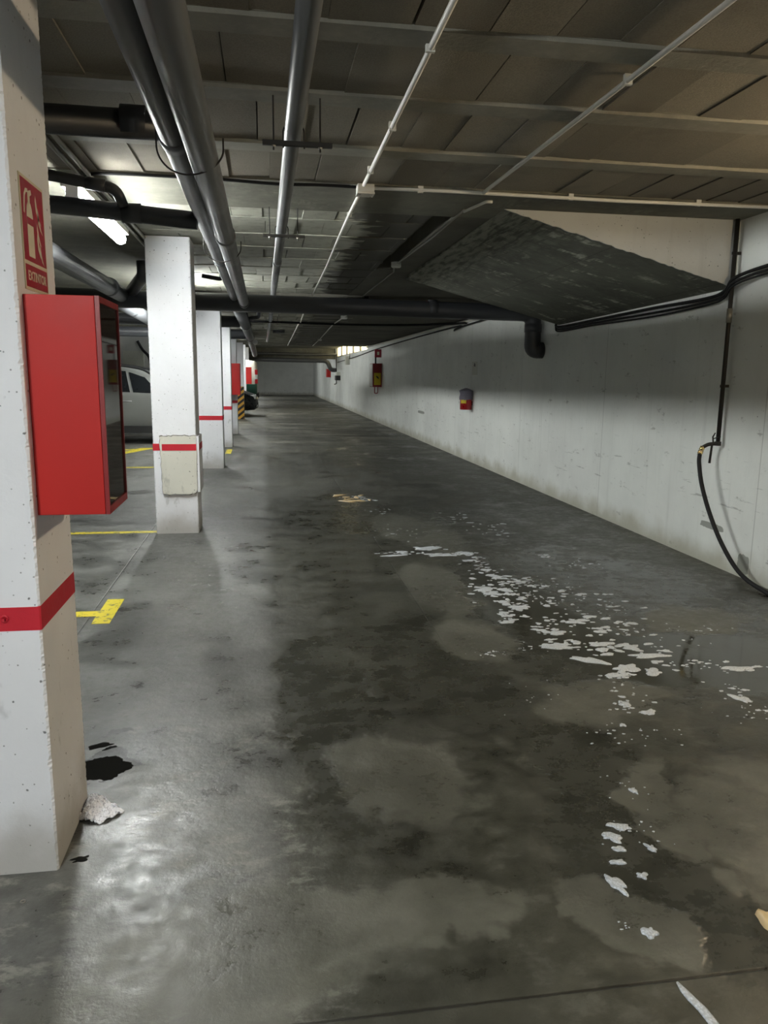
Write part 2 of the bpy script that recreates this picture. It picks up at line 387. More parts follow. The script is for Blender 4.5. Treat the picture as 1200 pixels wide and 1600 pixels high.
# ------------------------------------------------------------------ mesh helpers
class MB:
    def __init__(s): s.v = []; s.f = []
    def add(s, vs_, fs):
        o = len(s.v); s.v += [tuple(p) for p in vs_]; s.f += [tuple(i + o for i in f) for f in fs]; return s
    def box(s, x0, x1, y0, y1, z0, z1):
        return s.add([(x, y, z) for z in (z0, z1) for y in (y0, y1) for x in (x0, x1)],
                     [(0, 2, 3, 1), (4, 5, 7, 6), (0, 1, 5, 4), (2, 6, 7, 3), (0, 4, 6, 2), (1, 3, 7, 5)])
    def prism(s, poly, axis, a, b):
        n = len(poly)
        def P(p, t):
            if axis == 'y': return (p[0], t, p[1])
            if axis == 'x': return (t, p[0], p[1])
            return (p[0], p[1], t)
        vs_ = [P(p, a) for p in poly] + [P(p, b) for p in poly]
        fs = [tuple(range(n)), tuple(reversed(range(n, 2 * n)))] + [(i, n + i, n + (i + 1) % n, (i + 1) % n) for i in range(n)]
        return s.add(vs_, fs)
    def tube(s, pts, r, seg=12, caps=True):
        pts = [Vector(p) for p in pts]; n = len(pts)
        rr = r if isinstance(r, (list, tuple)) else [r] * n
        tang = []
        for i in range(n):
            a = pts[max(0, i - 1)]; b = pts[min(n - 1, i + 1)]; tang.append((b - a).normalized())
        up = Vector((0, 0, 1)) if abs(tang[0].z) < .9 else Vector((1, 0, 0))
        nx = tang[0].cross(up).normalized(); vs_ = []
        for i in range(n):
            nx = (nx - tang[i] * nx.dot(tang[i])).normalized(); ny = tang[i].cross(nx)
            for k in range(seg):
                a = 2 * PI * k / seg; vs_.append(pts[i] + (nx * math.cos(a) + ny * math.sin(a)) * rr[i])
        fs = []
        for i in range(n - 1):
            for k in range(seg):
                k2 = (k + 1) % seg; fs.append((i * seg + k, i * seg + k2, (i + 1) * seg + k2, (i + 1) * seg + k))
        if caps:
            fs.append(tuple(reversed(range(seg)))); fs.append(tuple(range((n - 1) * seg, n * seg)))
        return s.add(vs_, fs)
    def ring(s, c, axis, R, r, seg=24, arc=2 * PI, a0=0, sx=1):
        ax = Vector(axis).normalized(); up = Vector((0, 0, 1)) if abs(ax.z) < .9 else Vector((1, 0, 0))
        u = ax.cross(up).normalized(); v = ax.cross(u)
        pts = [Vector(c) + u * math.cos(a0 + arc * i / seg) * R * sx + v * math.sin(a0 + arc * i / seg) * R for i in range(seg + 1)]
        return s.tube(pts, r, 6)
    def build(s, name, mat, parent=None, smooth=False, bevel=0.0):
        me = bpy.data.meshes.new(name); me.from_pydata(s.v, [], s.f)
        bm = bmesh.new(); bm.from_mesh(me)
        bmesh.ops.recalc_face_normals(bm, faces=bm.faces)
        if bevel:
            bmesh.ops.bevel(bm, geom=list(bm.edges), offset=bevel, segments=2, affect='EDGES', profile=.6, clamp_overlap=True)
        bm.to_mesh(me); bm.free()
        me.materials.append(mat if not isinstance(mat, str) else M[mat])
        if smooth:
            for p in me.polygons: p.use_smooth = len(p.vertices) <= 4
        o = bpy.data.objects.new(name, me); COL.objects.link(o)
        if parent is not None:
            o.parent = parent
            o.matrix_parent_inverse = Matrix.Translation(-Vector(parent.location)) if parent.location.length else Matrix()
        return o

def bend(pts, rad=.08, n=5):
    """round the corners of a polyline"""
    P = [Vector(p) for p in pts]; out = [P[0]]
    for i in range(1, len(P) - 1):
        a, b, c = P[i - 1], P[i], P[i + 1]
        d1 = (a - b); d2 = (c - b); k = min(rad, d1.length * .49, d2.length * .49)
        p0 = b + d1.normalized() * k; p1 = b + d2.normalized() * k
        for j in range(n + 1):
            t = j / n; out.append(p0 * (1 - t) ** 2 + b * 2 * t * (1 - t) + p1 * t * t)
    out.append(P[-1]); return out
def spline(pts, n=6):
    P = [Vector(p) for p in pts]; P = [P[0] * 2 - P[1]] + P + [P[-1] * 2 - P[-2]]; out = []
    for i in range(1, len(P) - 2):
        for j in range(n):
            t = j / n; a, b, c, d = P[i - 1:i + 3]
            out.append(.5 * ((2 * b) + (c - a) * t + (2 * a - 5 * b + 4 * c - d) * t * t + (-a + 3 * b - 3 * c + d) * t ** 3))
    out.append(P[-2]); return out

def tag(o, label, cat, group=None):
    o['label'] = label; o['category'] = cat
    if group: o['group'] = group
    return o
def struct(o): o['kind'] = 'structure'; return o
def thing(name, loc, label, cat, group=None):
    o = bpy.data.objects.new(name, None); COL.objects.link(o); o.location = loc; o.empty_display_size = .2
    return tag(o, label, cat, group)
def text_mesh(name, txt, size, mat, mw, parent):
    cu = bpy.data.curves.new(name, 'FONT'); cu.body = txt; cu.size = size; cu.extrude = .0006
    cu.align_x = 'CENTER'; cu.align_y = 'CENTER'; cu.offset = size * .02
    to = bpy.data.objects.new(name + '_tmp', cu); COL.objects.link(to)
    dg = bpy.context.evaluated_depsgraph_get(); me = bpy.data.meshes.new_from_object(to.evaluated_get(dg))
    bpy.data.objects.remove(to); me.transform(mw); me.name = name; me.materials.clear(); me.materials.append(M[mat])
    o = bpy.data.objects.new(name, me); COL.objects.link(o); o.parent = parent
    o.matrix_parent_inverse = Matrix.Translation(-Vector(parent.location)); return o

WX = 3.36          # right wall plane
ZC = 2.51          # underside of ceiling
YF = 52.6          # far wall
XL = -9.5

# ------------------------------------------------------------------ room shell
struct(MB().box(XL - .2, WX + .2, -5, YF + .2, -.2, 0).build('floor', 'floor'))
wr = MB().box(WX, WX + .25, -5, YF, 0, 2.15)
wr.box(WX, WX + .25, -5, 25.0, 2.15, 2.75); wr.box(WX, WX + .25, 36.2, YF, 2.15, 2.75)
wr.prism([(25.0, 2.15), (36.2, 2.15), (36.2, 2.17), (25.0, 2.23)], 'x', WX, WX + .25)
struct(wr.build('wall_right', 'wall_right'))
struct(MB().box(XL - .2, WX + .25, YF, YF + .25, 0, 2.75).build('wall_far', 'wall_far'))
struct(MB().box(XL - .25, XL, -5, YF, 0, 2.75).build('wall_left', 'wall'))
struct(MB().box(XL - .2, WX + .25, -5.25, -5, 0, 2.75).build('wall_near', 'wall'))
pw = MB().box(XL, -1.5, 21.0, 21.2, 0, 2.62)
pw.box(-4.5, -4.2, 20.75, 21.0, 0, 2.62)
pw.box(-3.95, -3.75, 20.85, 21.0, 0, 2.62)
struct(pw.build('wall_partition', 'wall'))

# window high in the right wall, far down the aisle
win = bpy.data.objects.new('window_1', None); COL.objects.link(win); struct(win); win.location = (WX, 30.6, 2.3)
MB().box(WX + .10, WX + .11, 25.0, 36.2, 2.16, 2.75).build('pane', 'window_glass', win)
fr = MB()
for yy in (25.02, 27.3, 29.5, 31.8, 34.0, 36.12): fr.box(WX + .05, WX + .1, yy, yy + .22, 2.16, 2.75)
fr.box(WX + .05, WX + .1, 25.0, 36.2, 2.16, 2.24)
fr.build('window_frame', 'frame', win)

# ceiling: upper deck, block fields, joists, flat bands
ceil = MB().box(XL, WX + .2, -5, YF, 2.66, 2.8).build('ceiling', 'slab'); struct(ceil)
def blocks(x0, x1, rows, zb, name, mat, wmin=.20, wmax=.30, jit=.006):
    mb = MB()
    for (ya, yb) in rows:
        x = x0 + random.uniform(-.1, 0)
        while x < x1:
            wd = random.uniform(wmin, wmax); g = random.choice((.0012, .0012, .002, .003, .006, .011))
            dz = random.uniform(-jit, jit) * .6; sk = random.choice((0, 0, 0, random.uniform(-.012, .012)))
            xa, xb = max(x, x0), min(x + wd - g, x1)
            if xb > xa + .02:
                z = zb + dz; t = random.uniform(-.003, .003)
                mb.add([(xa, ya, z + t), (xb, ya, z - t), (xb + sk, yb, z - t), (xa + sk * .3, yb, z + t),
                        (xa, ya, z + .12), (xb, ya, z + .12), (xb, yb, z + .12), (xa, yb, z + .12)],
                       [(0, 3, 2, 1), (4, 5, 6, 7), (0, 1, 5, 4), (1, 2, 6, 5), (2, 3, 7, 6), (3, 0, 4, 7)])
            x += wd
    return mb.build(name, mat, ceil)
# near field joists (centre lines) pitch 0.70
jn = [-4.9 + .0 + .7 * k for k in range(0)]
jc = [2.715 - .69 * k for k in range(0, 12)][::-1] + [3.345, 4.06]
rows = []
for a, b in zip(jc[:-1], jc[1:]): rows.append((a + .063, b - .063))
rows.append((4.06 + .063, 4.72))
blocks(XL, WX, rows, 2.521, 'ceiling_blocks', 'block')
jb = MB()
for y in jc:
    jb.box(XL, WX, y - .066, y + .066, ZC - .004, 2.66)
    jb.box(XL, WX, y - .072, y + .072, ZC + .012, 2.66)
jb.build('joist', 'joist', ceil, bevel=0)
MB().box(XL, WX, 4.72, 5.50, ZC, 2.66).build('flat_beam', 'band', ceil)
# second block field, left of the stair
j2c = [5.90, 6.55, 7.20, 7.85, 8.5, 9.15, 9.8, 10.45]
rows = [(5.5, 5.84)] + [(a + .06, b - .06) for a, b in zip(j2c[:-1], j2c[1:])] + [(10.51, 11.05)]
blocks(-.95, 1.2, rows, 2.520, 'pale_ceiling_blocks', 'block_pale')
jb = MB()
for y in j2c: jb.box(-.95, 1.2, y - .062, y + .062, ZC + .004, 2.66)
jb.build('joist', 'block_pale', ceil)
MB().box(XL, -.95, 5.5, 11.05, ZC + .01, 2.66).build('flat_slab', 'band', ceil)
sl = MB().box(1.36, WX, 5.5, 11.05, ZC, 2.66); sl.box(1.2, 1.36, 8.3, 11.05, ZC, 2.66)
sl.build('flat_slab', 'slab', ceil)
# third field: lower deck beyond the crossing pipe
Z2 = 2.33
rows = []; y = 11.05; jb = MB()
while y < 24.9:
    rows.append((y, y + .57)); jb.box(-.95, 1.5, y + .57, y + .69, Z2 + .004, 2.66); y += .69
blocks(-.95, 1.5, rows, Z2 + .008, 'far_ceiling_blocks', 'block_pale')
jb.build('joist', 'joist', ceil)
MB().box(XL, -.95, 11.05, 25.6, ZC + .01, 2.66).build('flat_slab', 'band', ceil)
MB().box(1.5, WX, 11.05, 25.6, Z2, 2.66).build('flat_slab', 'slab', ceil)
MB().box(-.95, 1.5, y, 25.6, Z2, 2.66).build('flat_slab', 'slab', ceil)
MB().box(XL, WX, 25.6, YF, 2.60, 2.66).build('flat_slab', 'band', ceil)
MB().box(XL, WX, 36.3, 36.8, 2.12, 2.62).build('downstand_beam', 'band', ceil)
for yy in (11.9, 15.3, 18.6):
    MB().box(XL, -.98, yy, yy + .35, 2.36, 2.53).build('downstand_beam', 'band', ceil)
# stair wedge coming down to the right wall
NL, NR, FR, FL = (1.62, 5.19, ZC), (WX, 5.19, 2.05), (WX, 8.5, 1.99), (1.62, 8.8, ZC - .03)
st = MB().add([NL, NR, FR, FL, (1.62, 5.19, ZC + .1), (WX, 5.19, ZC + .1), (WX, 8.5, ZC + .1), (1.62, 8.8, ZC + .1)],
              [(0, 1, 2, 3), (4, 5, 6, 7), (1, 2, 6, 5), (2, 3, 7, 6), (3, 0, 4, 7), (0, 1, 5, 4)])
st.build('stair_soffit', 'soffit', ceil)
# painted side of the stair wedge: thin render coat with ragged lower edge
top = [(1.62, ZC), (WX, ZC)]; low = []
N = 60
for i in range(N + 1):
    f = 1 - i / N; x = 1.62 + (WX - 1.62) * f; low.append((x, ZC - (ZC - 2.05) * f + random.uniform(-.006, .004)))
poly = [(1.62, ZC)] + [(WX, ZC)] + low[:-1]
MB().prism(poly, 'y', 5.178, 5.19).build('stair_side', 'wall', ceil)

# ------------------------------------------------------------------ columns
def column(x0, x1, y0, y1, label, rough=.004, top=ZC, mat='col', stripe=(.717, .782), grp=None):
    t = thing('concrete_column', ((x0 + x1) / 2, (y0 + y1) / 2, 0), label, 'column', 'painted concrete columns along the aisle')
    nz = 520 if y0 < 8 else 40
    mb = MB(); vs_ = []; m = 5
    rng = random.Random(int(y0 * 100))
    # ring: each side has m segments; corner points chipped
    for iz in range(nz + 1):
        z = top * iz / nz
        chip = [max(0, noise.noise(Vector((k * 9.1, z * 75, y0)))) * rough * 1.0 + max(0, noise.noise(Vector((k * 5.1, z * 17, y0 + 3)))) * rough * .5 + rng.uniform(0, rough) * .6 for k in range(4)]
        for k, (ax, ay, bx, by) in enumerate(((x0, y0, x1, y0), (x1, y0, x1, y1), (x1, y1, x0, y1), (x0, y1, x0, y0))):
            L = math.hypot(bx - ax, by - ay); ux, uy = (bx - ax) / L, (by - ay) / L
            ca, cb = chip[k], chip[(k + 1) % 4]
            vs_.append((ax + ux * (.003 + ca * 1.3), ay + uy * (.003 + ca * 1.3), z))
            vs_.append((bx - ux * (.003 + cb * 1.3), by - uy * (.003 + cb * 1.3), z))
    n = 8; fs = []
    for iz in range(nz):
        for k in range(n):
            k2 = (k + 1) % n; fs.append((iz * n + k, iz * n + k2, (iz + 1) * n + k2, (iz + 1) * n + k))
    fs.append(tuple(reversed(range(n)))); fs.append(tuple(range(nz * n, nz * n + n)))
    mb.add(vs_, fs).build('shaft', mat, t)
    if stripe:
        e = .0012; za, zb = stripe; c = .004
        p = [(x0 - e + c, y0 - e), (x1 + e - c, y0 - e), (x1 + e, y0 - e + c), (x1 + e, y1 + e - c), (x1 + e - c, y1 + e), (x0 - e + c, y1 + e), (x0 - e, y1 + e - c), (x0 - e, y0 - e + c)]
        MB().prism(p, 'z', za, zb).build('painted_stripe', 'red_paint', t)
    return t
c1 = column(-.97, -.600, 2.055, 2.425, 'nearest white concrete column with red stripe, carrying the big red cabinet', .005)
for (bx, bz) in ((-.745, .748), (-.690, .752)):
    MB().ring((bx, 2.053, bz), (0, 1, 0), .008, .0035, 12).tube([(bx, 2.053, bz), (bx, 2.044, bz)], .003, 8).build('anchor_bolt', 'red_paint', c1)
c2 = column(-.955, -.590, 6.75, 7.12, 'second white column, with a square repair patch low on its front', .006, stripe=None)
MB().box(-.9565, -.5885, 6.7485, 7.1215, .735, .795).build('painted_stripe', 'red_paint', c2)
# repair patch, irregular slab of mortar proud of the face
pt = []
for i in range(16): pt.append((-.895 + .30 * i / 16, .86 + random.uniform(-.006, .006)))
for i in range(16): pt.append((-.588 + random.uniform(-.004, .004), .86 - .50 * i / 16))
for i in range(16): pt.append((-.600 - .285 * i / 16, .355 + random.uniform(-.006, .006) + (.02 if i < 1 else 0)))
for i in range(16): pt.append((-.882 - .012 * i / 16 + random.uniform(-.004, .004), .36 + .5 * i / 16))
MB().prism(pt, 'y', 6.722, 6.752).build('repair_patch', 'patch', c2)
cxp = sum(p[0] for p in pt) / len(pt); czp = sum(p[1] for p in pt) / len(pt)
pt2 = [(min(-.5895, cxp + (p[0] - cxp) * 1.045), czp + (p[1] - czp) * (1.03 + .02 * noise.noise(Vector((i * .7, 0, 0))))) for i, p in enumerate(pt)]
MB().prism(pt2, 'y', 6.7482, 6.7515).build('patch_crack', 'crack', c2)
MB().box(-.592, -.565, 6.735, 7.05, .37, .86).build('repair_patch', 'col', c2, bevel=.006)
MB().box(-.878, -.589, 6.7195, 6.7225, .737, .793).build('patch_stripe', 'red_paint', c2)
MB().box(-.592, -.5635, 6.74, 7.05, .737, .793).build('patch_stripe', 'red_paint', c2)
column(-.98, -.610, 11.46, 11.83, 'third white column, plain with a thin red stripe', .004)
column(-.99, -.615, 14.80, 15.15, 'fourth white column, just in front of the silver car bay', .004)
column(-.99, -.62, 18.13, 18.5, 'white column behind the narrow red hose cabinet', .004)
c6 = column(-.99, -.62, 24.05, 24.4, 'column wrapped in black and yellow hazard stripes', .003, stripe=None)
MB().box(-.995, -.615, 24.045, 24.405, .0, 1.0).build('hazard_wrap', 'hazard', c6)
column(-1.0, -.635, 28.2, 28.55, 'white column behind the dark parked car', .003)
column(-1.0, -.62, 33.6, 33.95, 'farthest white column, behind the green and beige van', .003)

# column in the left bays and beyond
column(-5.2, -4.85, 11.4, 11.75, 'white column in the parking bays, seen past the red cabinet', .004)

# ------------------------------------------------------------------ red cabinets
def cabinet(x0, x1, y0, y1, z0, z1, label, glass=True, group=None):
    t = thing('fire_cabinet', ((x0 + x1) / 2, (y0 + y1) / 2, z0), label, 'cabinet', group)
    MB().box(x0, x1 - .012, y0, y1, z0, z1).build('body', 'red_box', t, bevel=.002)
    f = .016
    d = MB().box(x1 - .011, x1, y0, y1, z0, z0 + f * 1.3).box(x1 - .011, x1, y0, y1, z1 - f, z1)
    d.box(x1 - .011, x1, y0, y0 + f * .5, z0 + f * 1.3, z1 - f).box(x1 - .011, x1, y1 - f * .5, y1, z0 + f * 1.3, z1 - f)
    dd = d.build('door', 'red_dark', t)
    if glass:
        MB().box(x1 - .010, x1 - .004, y0 + f * .5, y1 - f * .5, z0 + f * 1.3, z1 - f).build('glass_pane', 'glass_dark', dd)
    return t
cabinet(-.600, -.415, 2.095, 2.36, 1.022, 1.592, 'large red extinguisher cabinet on the nearest white column')
# sign above it
sg = thing('extinguisher_sign', (-.6, 2.235, 1.605), 'red and cream EXTINTOR sign above the large red cabinet', 'sign')
Y0, Y1 = 2.125, 2.335
MB().box(-.6, -.5975, Y0, Y1, 1.608, 1.892).build('plaque', 'cream', sg)
xf = -.5975
MB().box(xf, xf + .0006, Y0 + .008, Y1 - .008, 1.682, 1.884).build('red_panel', 'sign_red', sg)
MB().box(xf, xf + .0006, Y0 + .008, Y1 - .008, 1.616, 1.672).build('red_panel', 'sign_red', sg)
def flat(poly, name, mat, e=.0012):   # poly in (u,v) with u along Y from Y0, v = z
    MB().prism([(Y0 + u, v) for u, v in poly], 'x', xf + .0004, xf + e).build(name, mat, sg)
# pictogram: cylinder body, neck, hose and flames
body = [(.045, 1.694), (.098, 1.694), (.098, 1.80), (.092, 1.820), (.080, 1.832), (.062, 1.832), (.050, 1.820), (.045, 1.80)]
flat(body, 'extinguisher_pictogram', 'sign_white')
flat([(.046, 1.775), (.097, 1.775), (.097, 1.793), (.046, 1.793)], 'pictogram_band', 'sign_red', .0016)
flat([(.062, 1.830), (.080, 1.830), (.080, 1.848), (.098, 1.856), (.092, 1.866), (.062, 1.858)], 'handle_pictogram', 'sign_white')
flat([(.064, 1.864), (.045, 1.862), (.030, 1.846), (.020, 1.80), (.030, 1.798), (.038, 1.842), (.05, 1.853), (.064, 1.855)], 'hose_pictogram', 'sign_white')
pale_shape = [(0, .05), (.006, .022), (.022, .004), (.046, -.006), (.030, .010), (.018, .028), (.012, .05), (.006, .066)]
for (u, v, q) in ((.126, 1.795, 1.0), (.142, 1.772, .9), (.130, 1.738, .8), (.126, 1.700, .95), (.146, 1.690, .75)):
    flat([(u + a * q, v + b * q) for a, b in pale_shape], 'flame_pictogram', 'sign_white')
mw = Matrix(((0, 0, 1, xf + .0012), (1, 0, 0, (Y0 + Y1) / 2), (0, 1, 0, 1.644), (0, 0, 0, 1)))
text_mesh('sign_text', 'EXTINTOR', .0335, 'sign_white', mw, sg)

cabinet(-.83, -.53, 17.86, 18.12, .915, 1.625, 'narrow tall red hose cabinet beside the hazard striped column', False)
cabinet(-.62, -.41, 26.9, 28.15, 1.08, 1.625, 'small distant red cabinet above the dark parked car', False) if False else cabinet(-.635, -.435, 28.22, 28.5, 1.03, 1.63, 'small distant red cabinet above the dark parked car', False)

# ------------------------------------------------------------------ pipes
def pipe(name, pts, r, mat, label, couplings=(), seg=20, rad=.12, cat='pipe', group=None, cr=1.12, cl=.05):
    pp = bend(pts, rad, 6) if len(pts) > 2 else [Vector(p) for p in pts]
    o = MB().tube(pp, r, seg).build(name, mat, smooth=True); tag(o, label, cat, group)
    for (p, d) in couplings:
        p = Vector(p); d = Vector(d).normalized()
        MB().tube([p - d * cl, p - d * cl * .98, p + d * cl * .98, p + d * cl], [r * 1.0, r * cr, r * cr, r * 1.0], seg).build('coupling', mat, o, smooth=True)
    return o
Y = (0, 1, 0); X = (1, 0, 0); Z = (0, 0, 1)
pipe('drain_pipe', [(-.203, -3, 2.17), (-.203, 8.88, 2.17)], .053, 'pvc', 'thicker grey drain pipe of the overhead pair running down the aisle', [((-.203, 4.6, 2.17), Y), ((-.203, 8.7, 2.17), Y)])
pipe('drain_pipe', [(-.312, -3, 2.25), (-.312, 8.88, 2.245)], .048, 'pvc', 'thinner left grey drain pipe strapped beside the thicker one', [((-.312, 3.05, 2.25), Y), ((-.312, 6.1, 2.247), Y)])
pipe('drain_pipe', [(-.295, 9.06, 2.215), (-.295, 19.3, 2.215), (-.295, 27, 2.05)], .086, 'pvc', 'grey drain pipe running on beyond the dark crossing pipe', [((-.295, 9.4, 2.215), Y), ((-.295, 13.5, 2.215), Y), ((-.295, 18, 2.215), Y)])
e = MB().tube([(-.19, 19.0, 2.15), (-.19, 18.96, 2.15)], .062, 20).build('bulkhead_light', 'batten'); tag(e, 'round pale disc lamp at the far end of the overhead grey pipe', 'lamp')
for yy, lab in ((3.0, 'wire hoop around the overhead pipe pair, nearest one'), (5.2, 'wire hoop around the overhead pipe pair, above the second column')):
    pts = []
    for i in range(25):
        a = PI + PI * i / 24; pts.append((-.250 + .118 * math.cos(a), yy + .02 * math.sin(a * 2), 2.20 + .09 * math.sin(a)))
    pts = [(-.368, yy, 2.27)] + pts + [(-.132, yy, 2.24)]
    h = MB().tube(pts, .0035, 6).build('pipe_hoop', 'black_steel'); tag(h, lab, 'pipe clamp')
# centre pipe and its rail hangers
pipe('vent_pipe', [(.137, -3, 2.37), (.137, 11.03, 2.41)], .037, 'pvc', 'slim grey pipe in the middle of the ceiling, held by rail hangers', [((.137, 7.2, 2.395), Y)])
pipe('vent_pipe', [(.125, 11.06, 2.285), (.115, 21.4, 2.28)], .030, 'pvc_light', 'slim pale pipe in mid ceiling beyond the dark crossing pipe', [((.125, 11.3, 2.285), Y)])
def hanger(y, lab, zr=2.318, zt=ZC):
    t = thing('pipe_hanger', (.155, y, 2.33), lab, 'hanger', 'rail hangers under the slim centre pipe')
    MB().box(.010, .295, y - .012, y + .012, zr, zr + .018).build('rail', 'black_steel', t, bevel=.002)
    for xx in (.055, .245): MB().tube([(xx, y, zr - .018), (xx, y, zt + .01)], .0035, 8).build('threaded_rod', 'black_steel', t)
    for xx in (.055, .245): MB().tube([(xx, y, zr - .006), (xx, y, zr)], .010, 6).build('nut', 'steel', t)
    pts = [(.137 - .043, y, zr - .008), (.137 - .043, y, zr + .054)] + [(.137 + .043 * math.cos(PI - PI * i / 12), y, zr + .054 + .033 * math.sin(PI - PI * i / 12)) for i in range(13)] + [(.137 + .043, y, zr - .008)]
    MB().tube(pts, .0035, 6).build('u_bolt', 'black_steel', t)
hanger(3.33, 'rail hanger on the slim centre pipe, nearer and larger one')
hanger(5.45, 'rail hanger on the slim centre pipe, over the pale blocks')
hanger(13.2, 'small far rail hanger beyond the dark crossing pipe', 2.242, Z2)
# big dark crossing pipe with drop elbow at right wall
pipe('crossing_drain_pipe', [(XL + .3, 9.0, 2.27), (3.23, 9.0, 2.155), (3.23, 9.0, 1.72), (WX + .0, 9.0, 1.72)], .098, 'pvc_dark',
     'big dark drain pipe crossing the whole aisle and dropping beside the right wall', [((1.98, 9.0, 2.178), X), ((3.23, 9.0, 1.98), Z), ((-.27, 9, 2.22), X)], 24, .15, cr=1.06)
pipe('drain_pipe', [(XL + .3, 3.4, 2.425), (-.34, 3.4, 2.385)], .056, 'pvc_dark', 'dark pipe nearest the camera, joining the overhead pair from the left', [((-.50, 3.4, 2.395), X)])
pipe('drain_pipe', [(XL + .3, 4.4, 2.34), (-1.09, 4.4, 2.262), (-.34, 4.4, 2.208)], .046, 'pvc_dark', 'black pipe passing in front of the fluorescent light', [((-.68, 4.4, 2.232), X)])
pipe('waste_pipe', [(-3.5, 4.30, 2.47), (-1.08, 4.30, 2.385), (-.74, 4.32, 2.335), (-.715, 4.36, 2.26)], .028, 'pvc_dark', 'thin black pipe elbowing down into the black pipe by the light', [((-.84, 4.31, 2.350), (1, 0, -.12))], rad=.05)
pipe('drain_pipe', [(-1.62, -3, 2.33), (-1.53, 8.95, 2.24)], .082, 'pvc', 'grey pipe running left of the second column into the crossing pipe', [((-1.53, 8.3, 2.25), Y), ((-1.56, 4.95, 2.27), Y)])
pipe('drain_pipe', [(-1.62, 9.1, 2.20), (-1.75, 17.8, 2.12)], .085, 'pvc_light', 'grey pipe seen between red cabinet and second column', [((-1.63, 10.2, 2.19), Y)])
pipe('waste_pipe', [(-1.18, 8.2, 2.50), (-1.18, 8.2, 2.36), (-1.42, 8.95, 2.28)], .065, 'pvc_dark', 'dark elbow dropping from the ceiling into the crossing pipe', rad=.1)
pipe('waste_pipe', [(-.62, 8.4, 2.40), (-.42, 8.4, 2.37), (-.42, 8.4, 2.47)], .022, 'pvc_dark', 'thin black waste pipe stub right of the second column', rad=.03)
pipe('waste_pipe', [(-.24, 12.2, 2.23), (-.06, 12.2, 2.26), (-.06, 12.2, 2.34)], .03, 'pvc_dark', 'small dark branch pipe above the far grey pipe', rad=.05)
for k, (yy, zz, rr) in enumerate(((12.6, 2.27, .09), (16.4, 2.26, .10))):
    pipe('crossing_drain_pipe', [(XL + .3, yy, zz), (-.36, yy, zz - .06)], rr, 'pvc_dark', ('dark crossing pipe over the silver car', 'farther dark crossing pipe behind the silver car bay')[k])
pipe('vent_duct', [(.34, 17.0, 2.27), (.34, 17.0, 2.33)], .13, 'pvc_dark', 'dark round vent collar on the far ceiling')
pipe('far_crossing_pipe', [(XL + .3, 36.0, 2.10), (2.95, 36.0, 2.03), (3.1, 36.0, 1.62), (WX, 36.0, 1.60)], .10, 'pvc', 'far grey pipe crossing under the end beam and turning down at the wall', rad=.2)
pipe('far_crossing_pipe', [(XL + .3, 35.4, 2.35), (WX, 35.4, 2.3)], .06, 'pvc_dark', 'far thin dark pipe just under the end beam')
pipe('riser_pipe', [(3.3, 35.2, 2.3), (3.3, 35.2, .98), (3.2, 35.2, .96)], .02, 'black_steel', 'thin riser pipe on the far right wall by the dark box', rad=.04)

# ------------------------------------------------------------------ conduits and boxes
def conduit(pts, lab, r=.011, mat='white_conduit', clips=(), curve=False):
    pp = spline(pts) if curve else bend(pts, .05)
    o = MB().tube(pp, r, 10).build('electrical_conduit', mat, smooth=True); tag(o, lab, 'conduit')
    for c in clips:
        c = Vector(c); MB().box(c.x - .016, c.x + .016, c.y - .008, c.y + .008, c.z - r - .003, ZC + .01).build('clip', 'box_plastic', o)
    return o
zc = ZC - .014
conduit([(.575, -3, zc), (.575, 2.4, zc), (.598, 4.66, zc)], 'white conduit from the near ceiling to the junction box', clips=((.577, 2.75, zc), (.59, 3.6, zc), (.595, 4.35, zc)))
conduit([(.60, 4.79, zc), (.60, 5.4, zc - .006), (.625, 6.6, zc), (.66, 8.1, zc), (.69, 10.9, zc - .01)], 'white conduit from the junction box running to the far end', clips=((.605, 5.5, zc),))
z2 = Z2 - .012
conduit([(.57, 11.08, z2), (.60, 11.4, z2), (.62, 11.9, z2), (.675, 14.3, z2), (.655, 14.6, z2), (.70, 18, z2), (.79, 25.4, z2)], 'white conduit on the far ceiling, left one')
conduit([(1.30, 11.08, z2), (1.29, 14.4, z2), (1.48, 20.4, z2), (1.6, 25.3, z2)], 'white conduit on the far ceiling carrying two round boxes')
conduit([(1.40, -3, zc), (1.375, 2.3, zc), (1.335, 4.70, zc)], 'white conduit on the right of the near ceiling', clips=((1.368, 2.9, zc),))
conduit([(.64, 4.725, zc), (1.2, 4.725, zc + .004), (2.2, 4.72, zc - .004), (3.34, 4.70, zc)], 'white conduit crossing from the junction box to the right wall', clips=((.95, 4.725, zc), (1.9, 4.72, zc), (2.75, 4.71, zc)))
conduit([(1.46, 4.93, zc), (1.42, 4.93, zc), (1.345, 5.2, zc - .01)], 'short white conduit stub at the corner of the stair underside', r=.009)
conduit([(1.345, 5.2, zc), (1.36, 6.3, zc), (1.33, 7.9, zc), (1.40, 8.35, zc), (1.40, 10.95, zc)], 'thin pale conduit running along the dark ceiling slot', r=.008, mat='steel')  # grey metal imitates the slot's shade on this white conduit
